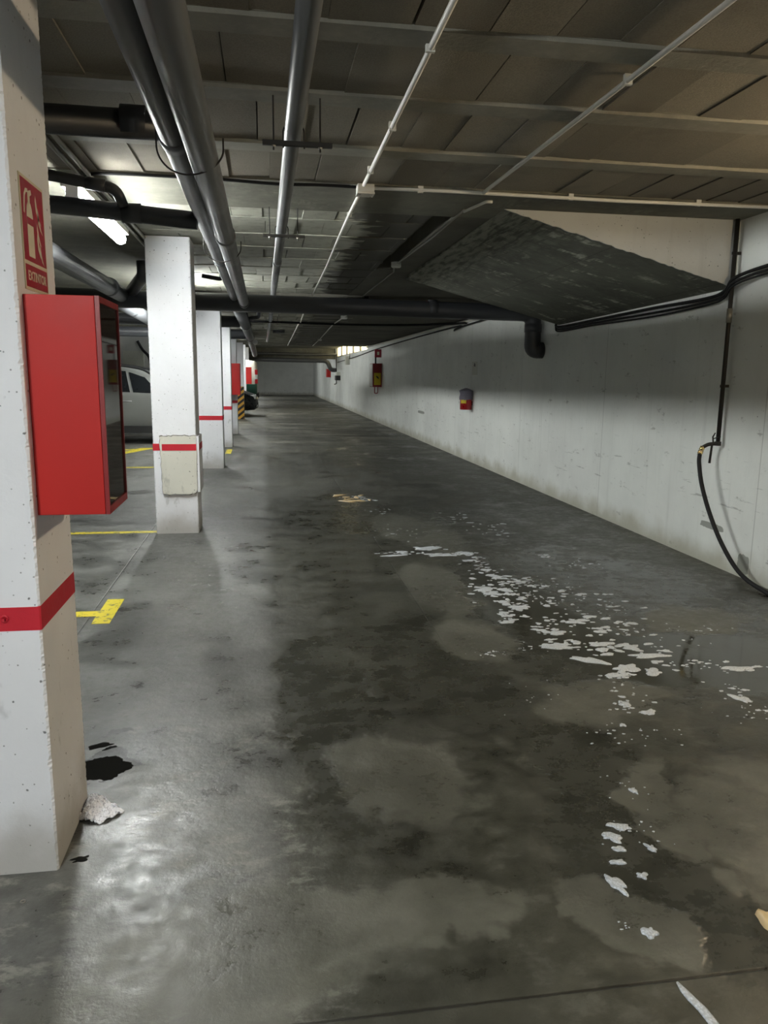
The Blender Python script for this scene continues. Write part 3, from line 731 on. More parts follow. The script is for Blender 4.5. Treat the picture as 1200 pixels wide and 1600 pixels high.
def jbox(x, y, lab, s=.05, rnd=False, h=.045, ZC=ZC):
    t = thing('junction_box', (x, y, ZC), lab, 'junction box')
    if rnd:
        MB().tube([(x, y, ZC), (x, y, ZC - h)], s, 20).build('housing', 'box_plastic', t, smooth=True)
        MB().tube([(x, y, ZC - h), (x, y, ZC - h - .006)], s * .86, 20).build('lid', 'white_conduit', t)
    else:
        MB().box(x - s, x + s, y - s * .9, y + s * .9, ZC - h, ZC).build('housing', 'box_plastic', t, bevel=.004)
        MB().box(x - s * 1.04, x + s * 1.04, y - s * .95, y + s * .95, ZC - h - .012, ZC - h).build('lid', 'white_conduit', t, bevel=.003)
        for dx in (-.7, .7):
            for dy in (-.6, .6): MB().tube([(x + s * dx, y + s * dy, ZC - h - .012), (x + s * dx, y + s * dy, ZC - h - .015)], .005, 8).build('screw', 'steel', t)
    return t
jbox(.615, 4.73, 'square white junction box where the ceiling conduits meet', .05)
jbox(1.325, 7.75, 'round pale junction box in the dark ceiling slot', .05, True)
jbox(1.29, 12.45, 'small round white box on the far ceiling, nearer of two', .055, True, ZC=Z2)
jbox(1.48, 20.5, 'small round white box on the far ceiling, farther of two', .055, True, ZC=Z2)
for xx, lab in ((-.955, 'right one of the slim conduits above the fluorescent lights'), (-1.01, 'left one of the slim conduits above the fluorescent lights')):
    o = MB().tube([(xx, -3, 2.492), (xx, 20.5, 2.492)], .013, 10).build('electrical_conduit', 'steel', smooth=True); tag(o, lab, 'conduit')
o = MB().tube(spline([(-1.0, 4.9, zc), (-.9, 4.71, zc), (-.3, 4.715, zc + .004), (.1, 4.70, zc - .01), (.35, 4.715, zc), (.56, 4.72, zc)]), .009, 8).build('ceiling_cable', 'cable'); tag(o, 'dark cable along the ceiling step left of the junction box', 'cable')
o = MB().tube(spline([(-.9, 13.8, 2.30), (.3, 14.0, 2.31), (1.6, 14.1, 2.30), (2.7, 14.0, 2.31), (3.25, 13.3, 2.30), (3.33, 12.5, 2.27)]), .02, 8).build('ceiling_cable', 'cable'); tag(o, 'thick black cable crossing the ceiling behind the crossing pipe', 'cable')

# wall cables: four black cables under the stair, then rising
def wallcable(off, r, lab, dy=0):
    pts = [(WX - .012 - r, 21.4, 2.16 + off), (WX - .012 - r, 14.2, 2.22 + off), (WX - .02, 13.6, 2.16 + off), (WX - .02, 12.9, 2.22 + off)]
    return pts
for k, (dz, r) in enumerate(((0, .013), (-.028, .010), (-.05, .008))):
    pts = [(WX - .02, 8.52, 2.03 + dz * .2), (WX - .03, 8.44, 1.965 + dz), (WX - .03, 7.5, 1.975 + dz), (WX - .03, 6.3, 1.995 + dz * 1.4), (WX - .03, 5.5, 2.00 + dz), (WX - .035, 5.25, 2.03 + dz), (WX - .075, 5.08, 2.10 + dz), (WX - .04, 4.8, 2.145 + dz), (WX - .03, 4.3, 2.16 + dz * 1.2), (WX - .03, 3.2, 2.16 + dz)]
    o = MB().tube(spline(pts, 8), r, 8).build('wall_cable', 'cable', smooth=True)
    tag(o, ('thick top cable of the black bundle under the stair', 'middle cable of the black bundle under the stair', 'lowest sagging cable of the black bundle under the stair')[k], 'cable', 'black cables on the right wall')
o = MB().tube([(WX - .025, 25.0, 2.295), (WX - .025, 11.1, 2.295)], .024, 10).build('wall_conduit', 'white_conduit'); tag(o, 'white trunking high on the right wall beyond the drop pipe', 'conduit')
o = MB().tube(spline([(WX - .03, 35, 1.95), (WX - .03, 28, 2.05), (WX - .03, 22, 2.17), (WX - .04, 13.4, 2.245), (WX - .06, 13.2, 2.18), (WX - .04, 12.9, 2.22), (WX - .04, 10.4, 2.26)]), .014, 8).build('wall_cable', 'cable'); tag(o, 'black cable running below the white trunking', 'cable')

# vertical water pipe, tap and hose
t = thing('water_pipe', (WX - .03, 5.17, .9), 'thin black vertical water pipe on the right wall', 'pipe')
px, py = WX - .045, 5.145
MB().tube([(px, py, ZC), (px, py, .93)], .0155, 12).build('riser', 'black_steel', t, smooth=True)
MB().tube([(px, py, 1.80), (px, py, 1.90)], .020, 12).build('union', 'steel', t, smooth=True)
MB().ring((px, py, 1.85), (1, 0, 0), .022, .006, 16).build('clamp', 'steel', t)
for zz in (2.28, 1.35): MB().box(px - .02, WX, py - .006, py + .006, zz - .01, zz + .01).build('clamp', 'black_steel', t)
MB().tube([(px, py, .945), (px, py, .915)], .024, 12).build('end_fitting', 'black_steel', t)
tp = thing('water_tap', (px, py, .93), 'dark tap with lever at the foot of the water pipe', 'tap')
MB().tube(bend([(px, py, .93), (px - .06, py + .02, .925), (px - .085, py + .05, .90)], .03), .014, 10).build('tap_body', 'black_steel', tp, smooth=True)
MB().tube([(px - .03, py + .01, .93), (px - .04, py + .005, .98), (px - .03, py - .005, 1.01)], [.006, .006, .004], 8).build('handle', 'black_steel', tp)
MB().tube([(px - .035, py + .01, .965), (px - .015, py - .05, .985)], .004, 8).build('handle', 'black_steel', tp)
MB().tube([(px - .02, py + .04, .915), (px - .022, py + .05, .78)], [.008, .0095], 8).build('lever', 'black_steel', tp, smooth=True)
MB().tube([(px - .085, py + .05, .905), (px - .095, py + .055, .875)], .018, 12).build('coupling', 'brass', tp, smooth=True)
MB().tube([(px - .095, py + .055, .872), (px - .101, py + .058, .85)], .019, 12).build('coupling', 'brass', tp, smooth=True)
hose = [(px - .101, py + .058, .855), (px - .108, py + .045, .78), (px - .11, py - .02, .62), (px - .105, py - .15, .42), (px - .09, py - .32, .22), (px - .07, py - .52, .07), (px - .06, py - .80, .016), (px - .12, py - 1.4, .016), (px - .4, py - 2.3, .016), (px - .2, py - 3.4, .016), (px - .9, py - 4.6, .016)]
o = MB().tube(spline(hose, 8), .0155, 12).build('garden_hose', 'rubber', smooth=True); tag(o, 'black hose hanging from the tap to the floor', 'hose')

# ------------------------------------------------------------------ things on right wall
# covered extinguisher
t = thing('fire_extinguisher', (WX - .11, 12.1, .86), 'red fire extinguisher with a grey bag over its head on the right wall', 'fire extinguisher')
cx, cy = WX - .105, 12.1
MB().tube([(cx, cy, .862), (cx, cy, .866), (cx, cy, 1.05), (cx, cy, 1.10), (cx, cy, 1.14)], [.085, .095, .095, .08, .03], 24).build('cylinder', 'red_metal', t, smooth=True)
# label wraps the near-left side
lab = MB(); vs_ = []
for i in range(9):
    a = math.radians(200 + 8 * i * .9)
    for z in (.965, 1.03): vs_.append((cx + .0965 * math.cos(a), cy + .0965 * math.sin(a), z))
lab.add(vs_, [(2 * i, 2 * i + 2, 2 * i + 3, 2 * i + 1) for i in range(8)]).build('label', 'yellow_label', t)
bag = MB(); vs_ = []; nr, ns = 12, 28
for j in range(nr + 1):
    z = 1.02 + .19 * j / nr
    for i in range(ns):
        a = 2 * PI * i / ns
        r = .108 if j < 9 else .108 * math.cos((j - 8.5) / 3.6 * PI / 2) + .01
        r *= 1 + .13 * noise.noise(Vector((math.cos(a) * 2.2, math.sin(a) * 2.2, z * 14))) + .03 * math.sin(a * 9 + z * 20)
        zz = z + (.018 * noise.noise(Vector((math.cos(a) * 3, math.sin(a) * 3, 1))) if j == 0 else 0)
        vs_.append((cx + r * math.cos(a), cy + r * math.sin(a), zz))
fs = [(j * ns + i, j * ns + (i + 1) % ns, (j + 1) * ns + (i + 1) % ns, (j + 1) * ns + i) for j in range(nr) for i in range(ns)] + [tuple(range(nr * ns, (nr + 1) * ns))]
bag.add(vs_, fs).build('bag', 'grey_bag', t, smooth=True)
MB().box(cx + .03, WX, cy - .02, cy + .02, .93, 1.0).build('bracket', 'black_steel', t)
o = MB().box(WX - .004, WX, 11.85, 12.15, 1.42, 1.63).build('wall_notice', 'plaque'); tag(o, 'faded pale notice on the wall above the bagged extinguisher', 'notice')
MB().prism([(11.95, 1.55), (12.05, 1.56), (12.03, 1.61), (11.97, 1.60)], 'x', WX - .0052, WX - .004).build('notice_mark', 'dark_hole', o)

# hose reel cabinet with yellow label
t = thing('hose_cabinet', (WX - .12, 22.0, 1.05), 'red hose reel cabinet with a yellow label on the right wall', 'cabinet')
MB().box(WX - .26, WX, 21.85, 22.5, 1.06, 1.73).build('body', 'red_dark', t, bevel=.01)
MB().box(WX - .275, WX - .262, 21.87, 22.48, 1.08, 1.71).build('door', 'box_plastic', t)
MB().box(WX - .225, WX - .03, 21.846, 21.852, 1.12, 1.46).build('label', 'yellow_label', t)
# hose pictogram on the label
pts = [(WX - .165, 21.843, 1.345), (WX - .15, 21.843, 1.37), (WX - .13, 21.843, 1.34), (WX - .11, 21.843, 1.33), (WX - .09, 21.843, 1.29)]
MB().tube(pts, [.006, .016, .02, .02, .006], 8).build('label_mark', 'dark_hole', t)
MB().tube(bend([(WX - .19, 21.95, 1.06), (WX - .19, 21.95, .88), (WX - .10, 21.95, .88), (WX - .10, 21.95, 1.06)], .03), .014, 8).build('outlet_pipe', 'red_dark', t)
MB().tube([(WX - .17, 21.95, 1.73), (WX - .17, 21.95, 1.92)], .022, 8).build('feed_pipe', 'black_steel', t)
o = MB().box(WX - .20, WX - .005, 21.93, 21.94, 1.90, 2.13).build('fire_hose_sign', 'sign_red'); tag(o, 'red projecting sign above the hose cabinet with yellow label', 'sign')
MB().box(WX - .13, WX - .07, 21.927, 21.93, 1.97, 2.06).build('sign_symbol', 'sign_white', o)
o = MB().box(WX - .15, WX, 30.2, 30.6, 1.79, 2.12).build('electrical_box', 'plaque'); tag(o, 'pale electrical box under the high window', 'electrical box')
t = thing('wall_socket_box', (WX - .1, 34.0, 1.2), 'black and white box low on the far right wall', 'box')
MB().box(WX - .2, WX, 33.9, 34.5, 1.15, 1.36).build('body', 'dark_hole', t); MB().box(WX - .16, WX, 33.88, 34.5, 1.36, 1.52).build('lid', 'plaque', t)
o = cabinet(WX - .20, WX, 38.8, 39.4, 1.26, 1.68, 'small dark red cabinet on the far right wall', False)
for yy, lab in ((25.8, 'left black cable drop below the high window'), ):
    o = MB().tube([(WX - .03, 29.9, 2.28), (WX - .03, 29.9, 2.0)], .012, 8).build('wall_cable', 'cable'); tag(o, 'short black cable drop below the high window', 'cable')
# bay backdrop fixtures on partition
o = MB().box(-3.93, -3.78, 20.81, 20.85, 1.62, 1.93).build('electrical_box', 'sign_white'); tag(o, 'cream electrical box on the back wall above the silver car', 'electrical box')
o = MB().box(-3.62, -3.1, 20.97, 21.0, 1.55, 1.95).build('wall_panel', 'plaque'); tag(o, 'grey wall panel behind the silver car roof', 'panel')
o = MB().tube(spline([(-3.22, 20.8, 2.2), (-3.10, 20.8, 1.98), (-2.95, 20.8, 1.8), (-2.9, 20.8, 1.5)]), .035, 8).build('hanging_hose', 'cable'); tag(o, 'thick black hose on the wall behind the silver car', 'hose')

# ------------------------------------------------------------------ lamps
def batten(x, y, lab, L=1.45, z=2.372):
    t = thing('fluorescent_light', (x, y, z), lab, 'ceiling light', 'fluorescent battens over the parking bays')
    MB().box(x - .056, x + .056, y - L / 2, y + L / 2, z + .005, z + .045).build('housing', 'batten', t, bevel=.003)
    pts = [(x, y - L / 2 + .02, z - .026), (x, y + L / 2 - .02, z - .026)]
    MB().tube(pts, .038, 16).build('tube', 'tube', t, smooth=True)
    for s in (-1, 1): MB().box(x - .032, x + .032, y + s * (L / 2 - .01) - .012, y + s * (L / 2 - .01) + .012, z - .055, z + .005).build('end_cap', 'batten', t)
    for s in (-1, 1): MB().tube([(x, y + s * L * .35, z + .045), (x, y + s * L * .35, ZC + .02)], .004, 6).build('hanger_rod', 'steel', t)
LX = -1.005
batten(LX, 5.24, 'lit fluorescent light half hidden by the black pipe')
for yy, lb in ((-.05, 'fluorescent light out of view to the left of the camera'), (-2.6, 'added fluorescent light, unseen behind the camera, brightening the nearest column'), (9.75, 'fluorescent light behind the second column'), (13.25, 'fluorescent light behind the third column'), (15.95, 'fluorescent light over the nose of the silver car'), (21.3, 'fluorescent light before the hazard striped column'),  # lamp behind the camera is added to brighten the nearest column
           (26.6, 'fluorescent light over the dark parked car'), (31.5, 'fluorescent light beside the green van'), (38.0, 'fluorescent light beyond the green van'), (46.0, 'farthest fluorescent light by the end wall')):
    batten(LX, yy, lb)
t = thing('bulkhead_lamp', (3.22, 2.6, 2.3), 'warm bulkhead lamp on the right wall near the camera', 'wall lamp')
MB().box(3.30, WX, 2.42, 2.78, 2.16, 2.34).build('base', 'batten', t, bevel=.01)
MB().box(3.22, 3.30, 2.45, 2.75, 2.19, 2.31).build('glass', 'warm_lamp', t, bevel=.02)

# ------------------------------------------------------------------ yellow markings
def mark(poly, lab, h=.0015):
    o = MB().prism(poly, 'z', 0.0, h).build('bay_marking', 'yellow'); tag(o, lab, 'floor marking', 'yellow parking bay markings'); return o
mb = MB().prism([(-.985, 4.28), (-.885, 4.28), (-.885, 4.755), (-.985, 4.755)], 'z', 0, .0015)
mb.prism([(-3.2, 4.42), (-.985, 4.42), (-.985, 4.52), (-3.2, 4.52)], 'z', 0, .0015)
tag(mb.build('bay_marking', 'yellow'), 'yellow T shaped floor mark behind the nearest column', 'floor marking', 'yellow parking bay markings')
mark([(-5.6, 6.80), (-.96, 6.80), (-.96, 6.88), (-5.6, 6.88)], 'thin yellow line on the floor meeting the second column')
mark([(-6, 11.6), (-.98, 11.6), (-.98, 11.72), (-6, 11.72)], 'thin yellow line on the floor meeting the third column')
mark([(-2.6, 13.50), (-2.45, 13.55), (-2.02, 14.7), (-2.3, 14.7)], 'slanting yellow mark beside the silver car', .003)
mark([(-3.4, 13.9), (-2.0, 14.55), (-2.0, 14.7), (-3.4, 14.05)], 'yellow slanting line crossing in front of the silver car')
mark([(-.70, 13.6), (-.60, 13.6), (-.60, 14.4), (-.70, 14.4)], 'short yellow mark at the foot of the fourth column')

# ------------------------------------------------------------------ cars
def lerp_tab(tab, x):
    for (a, va), (b, vb) in zip(tab[:-1], tab[1:]):
        if x <= b:
            t = max(0, min(1, (x - a) / (b - a))); t = t * t * (3 - 2 * t) * .5 + t * .5
            return tuple(p + (q - p) * t for p, q in zip(va, vb))
    return tab[-1][1]
def car(name, loc, flip, tab, L, label, cat, body_mat, wins, wheels, top_mat=None, zsplit=None, extras=None, glass='car_glass'):
    """tab: x -> (z_bottom, z_belt, z_roof, half width, roof half width); x = 0 nose; nose points +X (or -X when flipped)"""
    t = thing(name, loc, label, cat)
    sx = -1 if flip else 1
    def W(x, y, z): return (loc[0] - sx * x, loc[1] + y, z)
    N_ = 60; ring = []
    def prof(x):
        zb, zl, zr, hw, hr = lerp_tab(tab, x)
        zm = zb + (zl - zb) * .45
        half = [(0, zb), (hw * .86, zb), (hw * .97, zb + .10), (hw, zm), (hw * .985, zl - .06), (hw * .96, zl), (hr + .0, zr - .05), (hr * .86, zr - .005), (0, zr + .015)]
        return half
    def side(x, f):
        zb, zl, zr, hw, hr = lerp_tab(tab, x)
        return hw * .96 + (hr - hw * .96) * f, zl + (zr - .05 - zl) * f
    mb = MB(); vs_ = []
    for i in range(N_ + 1):
        x = L * i / N_; h = prof(x); full = h + [(-y, z) for y, z in reversed(h[1:-1])]
        for (y, z) in full: vs_.append(W(x, y, z))
    n = len(prof(0)) * 2 - 2; fs = []
    for i in range(N_):
        for k in range(n): fs.append((i * n + k, i * n + (k + 1) % n, (i + 1) * n + (k + 1) % n, (i + 1) * n + k))
    fs.append(tuple(range(n))); fs.append(tuple(range(N_ * n, N_ * n + n)))
    bo = mb.add(vs_, fs).build('body', body_mat, t, smooth=True)
    if top_mat:
        bo.data.materials.append(M[top_mat])
        for p in bo.data.polygons:
            if p.center.z > zsplit: p.material_index = 1
    for s in (-1, 1):
        for (xa, xb, sa, sb, f0, f1) in wins:
            g = MB(); vv = []; K = 10
            for i in range(K + 1):
                x0 = xa + (xb - xa) * i / K
                for f in (f0, f1):
                    xx = x0 + (sa * (1 - i / K) + sb * i / K) * (f - f0) / (f1 - f0)
                    y, z = side(xx, f); vv.append(W(xx, s * (y + .006), z))
            g.add(vv, [(2 * i, 2 * i + 1, 2 * i + 3, 2 * i + 2) for i in range(K)]).build('side_window', glass, t)
    for (x, r) in wheels:
        hw = lerp_tab(tab, x)[3]
        for s in (-1, 1):
            yo = s * (hw + .012); yi = s * (hw - .20)
            a = Vector(W(x, yi, r)); b = Vector(W(x, yo, r)); d = (b - a).normalized()
            arch = MB().tube([b - d * .10, b + d * .003], r * 1.13, 28).build('wheel_arch', 'trim', t)
            wo = MB().tube([a, a + d * .02, b - d * .02, b + d * .01], [r * .9, r, r, r * .93], 28).build('wheel', 'tyre', t, smooth=True)
            MB().tube([b, b + d * .016], r * .62, 20).build('rim', 'rim', wo)
    if extras: extras(t, W, side)
    return t
suv = [(0, (.36, .72, .78, .62, .50)), (.12, (.28, .80, .90, .80, .60)), (.4, (.25, .90, .98, .87, .66)), (.85, (.24, .97, 1.04, .89, .68)), (1.40, (.24, .98, 1.36, .89, .62)),
       (1.85, (.24, .99, 1.50, .89, .62)), (3.3, (.24, 1.0, 1.52, .89, .63)), (3.9, (.26, 1.05, 1.48, .88, .62)), (4.2, (.32, 1.06, 1.30, .85, .62)), (4.3, (.40, .95, 1.08, .80, .60))]
def suv_x(t, W, side):
    for s in (-1, 1):
        pts = [W(1.36, s * .64, 1.37), W(1.6, s * .62, 1.475), W(2.3, s * .60, 1.565), W(3.1, s * .60, 1.57), W(3.55, s * .61, 1.51)]
        MB().tube(spline(pts, 5), .022, 8).build('roof_rail', 'trim', t, smooth=True)
        for xx in (1.80, 2.80):
            y, z = side(xx, 0); MB().tube([W(xx - .09, s * (y + .035), .84), W(xx + .09, s * (y + .035), .84)], .014, 8).build('door_handle', 'rim', t, smooth=True)
            MB().box(*sorted((W(xx + .12, 0, 0)[0], W(xx + .124, 0, 0)[0])), *sorted((W(0, s * .86, 0)[1], W(0, s * .895, 0)[1])), .40, .98).build('door_gap', 'trim', t)
        a = W(.35, s * .86, .22); b = W(3.95, s * .86, .40)
        MB().box(min(a[0], b[0]), max(a[0], b[0]), min(a[1], a[1] + s * .045), max(a[1], a[1] + s * .045), .22, .36).build('side_skirt', 'trim', t)
        m = W(1.05, s * .98, 1.0); MB().box(m[0] - .06, m[0] + .06, m[1] - .07, m[1] + .05, .94, 1.08).build('mirror', 'silver', t, bevel=.02)
        h = W(.12, s * .62, .76); MB().box(h[0] - .10, h[0] + .06, h[1] - .14, h[1] + .14, .68, .80).build('headlamp', 'lamp_clear', t, bevel=.03)
    a = [W(.88, -.62, 1.06), W(.88, .62, 1.06), W(1.40, .56, 1.375), W(1.40, -.56, 1.375)]
    nrm = Vector((.3, 0, .5)).normalized() * .01
    MB().add([Vector(p) + nrm for p in a] + [Vector(p) for p in a], [(0, 1, 2, 3), (4, 5, 6, 7), (0, 1, 5, 4), (1, 2, 6, 5), (2, 3, 7, 6), (3, 0, 4, 7)]).build('windscreen', 'pale_glass', t)
car('silver_car', (-.85, 16.4, 0), False, suv, 4.3, 'silver estate car with roof rails parked behind the second column', 'car', 'silver',
    [(1.18, 1.68, .30, .10, .06, .93), (1.74, 2.70, .10, .0, .06, .94), (2.78, 3.6, .0, -.1, .08, .92)], [(.78, .33), (3.45, .33)], extras=suv_x)
hatch = [(0, (.30, .55, .60, .60, .45)), (.12, (.22, .66, .72, .76, .55)), (.6, (.18, .82, .86, .85, .62)), (1.1, (.18, .88, .95, .86, .62)), (1.8, (.18, .90, 1.38, .86, .56)),
         (2.6, (.18, .92, 1.44, .86, .56)), (3.4, (.2, .93, 1.38, .85, .56)), (3.95, (.28, .9, 1.0, .78, .55))]
def hatch_x(t, W, side):
    for s in (-1, 1):
        h = W(.13, s * .60, .64); MB().box(h[0] - .14, h[0] + .06, h[1] - .14, h[1] + .14, .57, .70).build('headlamp', 'lamp_clear', t, bevel=.03)
        h = W(.04, s * .55, .36); MB().box(h[0] - .04, h[0] + .02, h[1] - .07, h[1] + .07, .32, .40).build('fog_lamp', 'lamp_clear', t, bevel=.015)
        m = W(1.45, s * .93, .95); MB().box(m[0] - .05, m[0] + .05, m[1] - .06, m[1] + .06, .91, 1.02).build('mirror', 'dark_paint', t, bevel=.02)
    g = W(.02, 0, 0); MB().box(g[0] - .02, g[0] + .02, loc2[1] - .26, loc2[1] + .26, .38, .47).build('number_plate', 'sign_white', t)
    a = [W(1.12, -.58, .955), W(1.12, .58, .955), W(1.78, .5, 1.385), W(1.78, -.5, 1.385)]
    MB().add([Vector(p) + Vector((.006, 0, .01)) for p in a] + [Vector(p) for p in a], [(0, 1, 2, 3), (4, 5, 6, 7), (0, 1, 5, 4), (1, 2, 6, 5), (2, 3, 7, 6), (3, 0, 4, 7)]).build('windscreen', 'car_glass', t)
loc2 = (-.20, 26.3, 0)
car('dark_car', loc2, False, hatch, 3.95, 'black hatchback with its nose out past the hazard striped column', 'car', 'dark_paint',
    [(1.6, 2.2, .2, 0, .1, .9), (2.26, 3.2, 0, -.1, .1, .9)], [(.75, .30), (3.2, .30)], extras=hatch_x)
van = [(0, (.45, 1.02, 1.80, .86, .74)), (.06, (.40, 1.04, 1.90, .90, .78)), (.5, (.36, 1.04, 1.95, .92, .80)), (3.2, (.34, 1.04, 1.95, .92, .80)), (3.9, (.34, 1.04, 1.55, .92, .75)), (4.6, (.34, .90, 1.0, .88, .7)), (4.9, (.4, .7, .75, .8, .6))]
def van_x(t, W, side):
    for s in (-1, 1):
        for z0, z1, m in ((1.36, 1.56, 'lamp_red'), (1.18, 1.36, 'lamp_clear'), (1.0, 1.18, 'lamp_red')):
            h = W(.03, s * .84, 0); MB().box(h[0] - .05, h[0] + .05, h[1] - .04, h[1] + .05, z0, z1).build('tail_lamp', m, t, bevel=.01)
    h = W(-.02, 0, 0); MB().box(h[0] - .06, h[0] + .05, h[1] - .88, h[1] + .88, .44, .62).build('bumper', 'trim', t, bevel=.02)
    h = W(.02, 0, 0); MB().box(h[0] - .03, h[0] + .012, h[1] - .70, h[1] + .70, 1.15, 1.72).build('rear_window', 'car_glass', t, bevel=.01)
car('van', (-.27, 32.2, 0), False, van, 4.9, 'green and beige van with its tail lamps towards the aisle', 'van', 'green_paint',
    [(3.3, 3.9, .0, -.2, .1, .85)], [(.9, .34), (4.0, .34)], 'beige_paint', 1.0, van_x)

# ------------------------------------------------------------------ soap foam and small things on the floor
def blob(mb, x, y, r, h=.004, ax=1, ay=1, rot=0, seed=0, seg=14, rag=.35):
    vs_ = []; c, s_ = math.cos(rot), math.sin(rot)
    for ringf, z in ((1, 0), (.93, h * .7), (.6, h), (.0, h * 1.05)):
        if ringf == 0: vs_.append((x, y, z)); break
        for i in range(seg):
            a = 2 * PI * i / seg
            rr = r * ringf * (1 + (.10 * noise.noise(Vector((math.cos(a) * 6, math.sin(a) * 6, seed * 2.3))) + .06 * noise.noise(Vector((math.cos(a) * 15, math.sin(a) * 15, seed))) if seg > 24 else 0) + rag * noise.noise(Vector((math.cos(a) * 1.3 + seed * 3.1, math.sin(a) * 1.3, seed * 1.7))) * 1.6)
            u, v = rr * math.cos(a) * ax, rr * math.sin(a) * ay
            vs_.append((x + u * c - v * s_, y + u * s_ + v * c, z))
    fs = []
    for k in range(2):
        for i in range(seg): fs.append((k * seg + i, k * seg + (i + 1) % seg, (k + 1) * seg + (i + 1) % seg, (k + 1) * seg + i))
    for i in range(seg): fs.append((2 * seg + i, 2 * seg + (i + 1) % seg, 3 * seg))
    mb.add(vs_, fs)
fm = MB(); rng = random.Random(11); sd = 0
# (x, y, count, spread x, spread y, rmin, rmax)
trail = [(.95, 5.80, 6, .10, .03, .010, .03), (1.12, 5.78, 8, .12, .05, .012, .04), (1.32, 5.92, 8, .10, .03, .02, .05), (1.42, 5.72, 8, .12, .04, .012, .035), (1.55, 5.75, 12, .07, .06, .015, .045),
         (1.60, 5.5, 16, .08, .12, .008, .03), (1.60, 5.2, 16, .08, .12, .008, .03), (1.62, 4.95, 20, .12, .12, .008, .035), (1.72, 4.85, 20, .13, .12, .006, .03), (1.45, 4.72, 16, .10, .10, .008, .04),
         (1.58, 4.60, 20, .14, .10, .008, .04), (1.50, 4.35, 22, .12, .12, .008, .045), (1.42, 4.15, 14, .08, .10, .01, .04), (1.75, 4.4, 26, .15, .16, .005, .03), (1.95, 4.7, 30, .16, .25, .004, .022),
         (1.72, 4.0, 24, .18, .14, .006, .035), (1.60, 3.85, 20, .14, .12, .008, .035), (2.05, 4.3, 26, .2, .25, .004, .02), (1.95, 3.8, 24, .2, .18, .005, .028), (1.65, 3.62, 16, .15, .08, .008, .035),
         (1.85, 3.52, 18, .2, .08, .008, .035), (2.25, 3.7, 18, .22, .22, .004, .016), (2.05, 3.3, 14, .2, .06, .006, .025), (1.62, 3.2, 14, .10, .06, .006, .03), (1.58, 3.0, 12, .08, .10, .005, .02),
         (1.50, 2.85, 8, .06, .05, .005, .014), (1.36, 2.64, 12, .10, .08, .003, .009), (1.55, 2.62, 6, .1, .1, .003, .008), (2.1, 2.95, 10, .08, .08, .004, .018), (2.25, 3.22, 8, .12, .05, .005, .02), (2.05, 2.75, 10, .1, .08, .003, .016),
         (1.9, 2.75, 6, .2, .08, .002, .006), (1.15, 3.0, 8, .16, .14, .002, .006), (1.12, 3.55, 16, .07, .05, .002, .009), (1.36, 3.62, 10, .09, .06, .003, .009), (2.35, 5.3, 12, .12, .15, .006, .02), (2.2, 5.55, 6, .06, .04, .01, .03),
         (2.05, 6.6, 14, .14, .3, .008, .03), (1.9, 7.3, 10, .12, .35, .008, .03), (1.05, 8.5, 16, .14, .15, .008, .03), (1.2, 7.7, 8, .2, .2, .006, .02), (1.15, 6.6, 14, .25, .25, .004, .015), (1.12, 2.0, 10, .10, .06, .002, .006), (1.2, 2.25, 8, .08, .1, .002, .006), (.90, 1.62, 5, .03, .05, .002, .006)]
for (x, y, n, sx, sy, r0, r1) in trail:
    for _ in range(int(n * 1.5)):
        sd += 1; rr = (r0 + (r1 - r0) * rng.random() ** 2.8) * .84
        a_ = rng.uniform(1.0, 1.7)
        blob(fm, x + rng.gauss(0, sx * .6), y + rng.gauss(0, sy * .6), rr, .002 + rr * .05, a_, 1 / a_ ** .5, rng.uniform(-.5, .3), sd, 12 if rr > .01 else 8, .5)
fo = fm.build('soap_foam_flecks', 'foam', smooth=True); tag(fo, 'countless white soap foam flecks trailing over the wet floor', 'foam'); fo['kind'] = 'stuff'
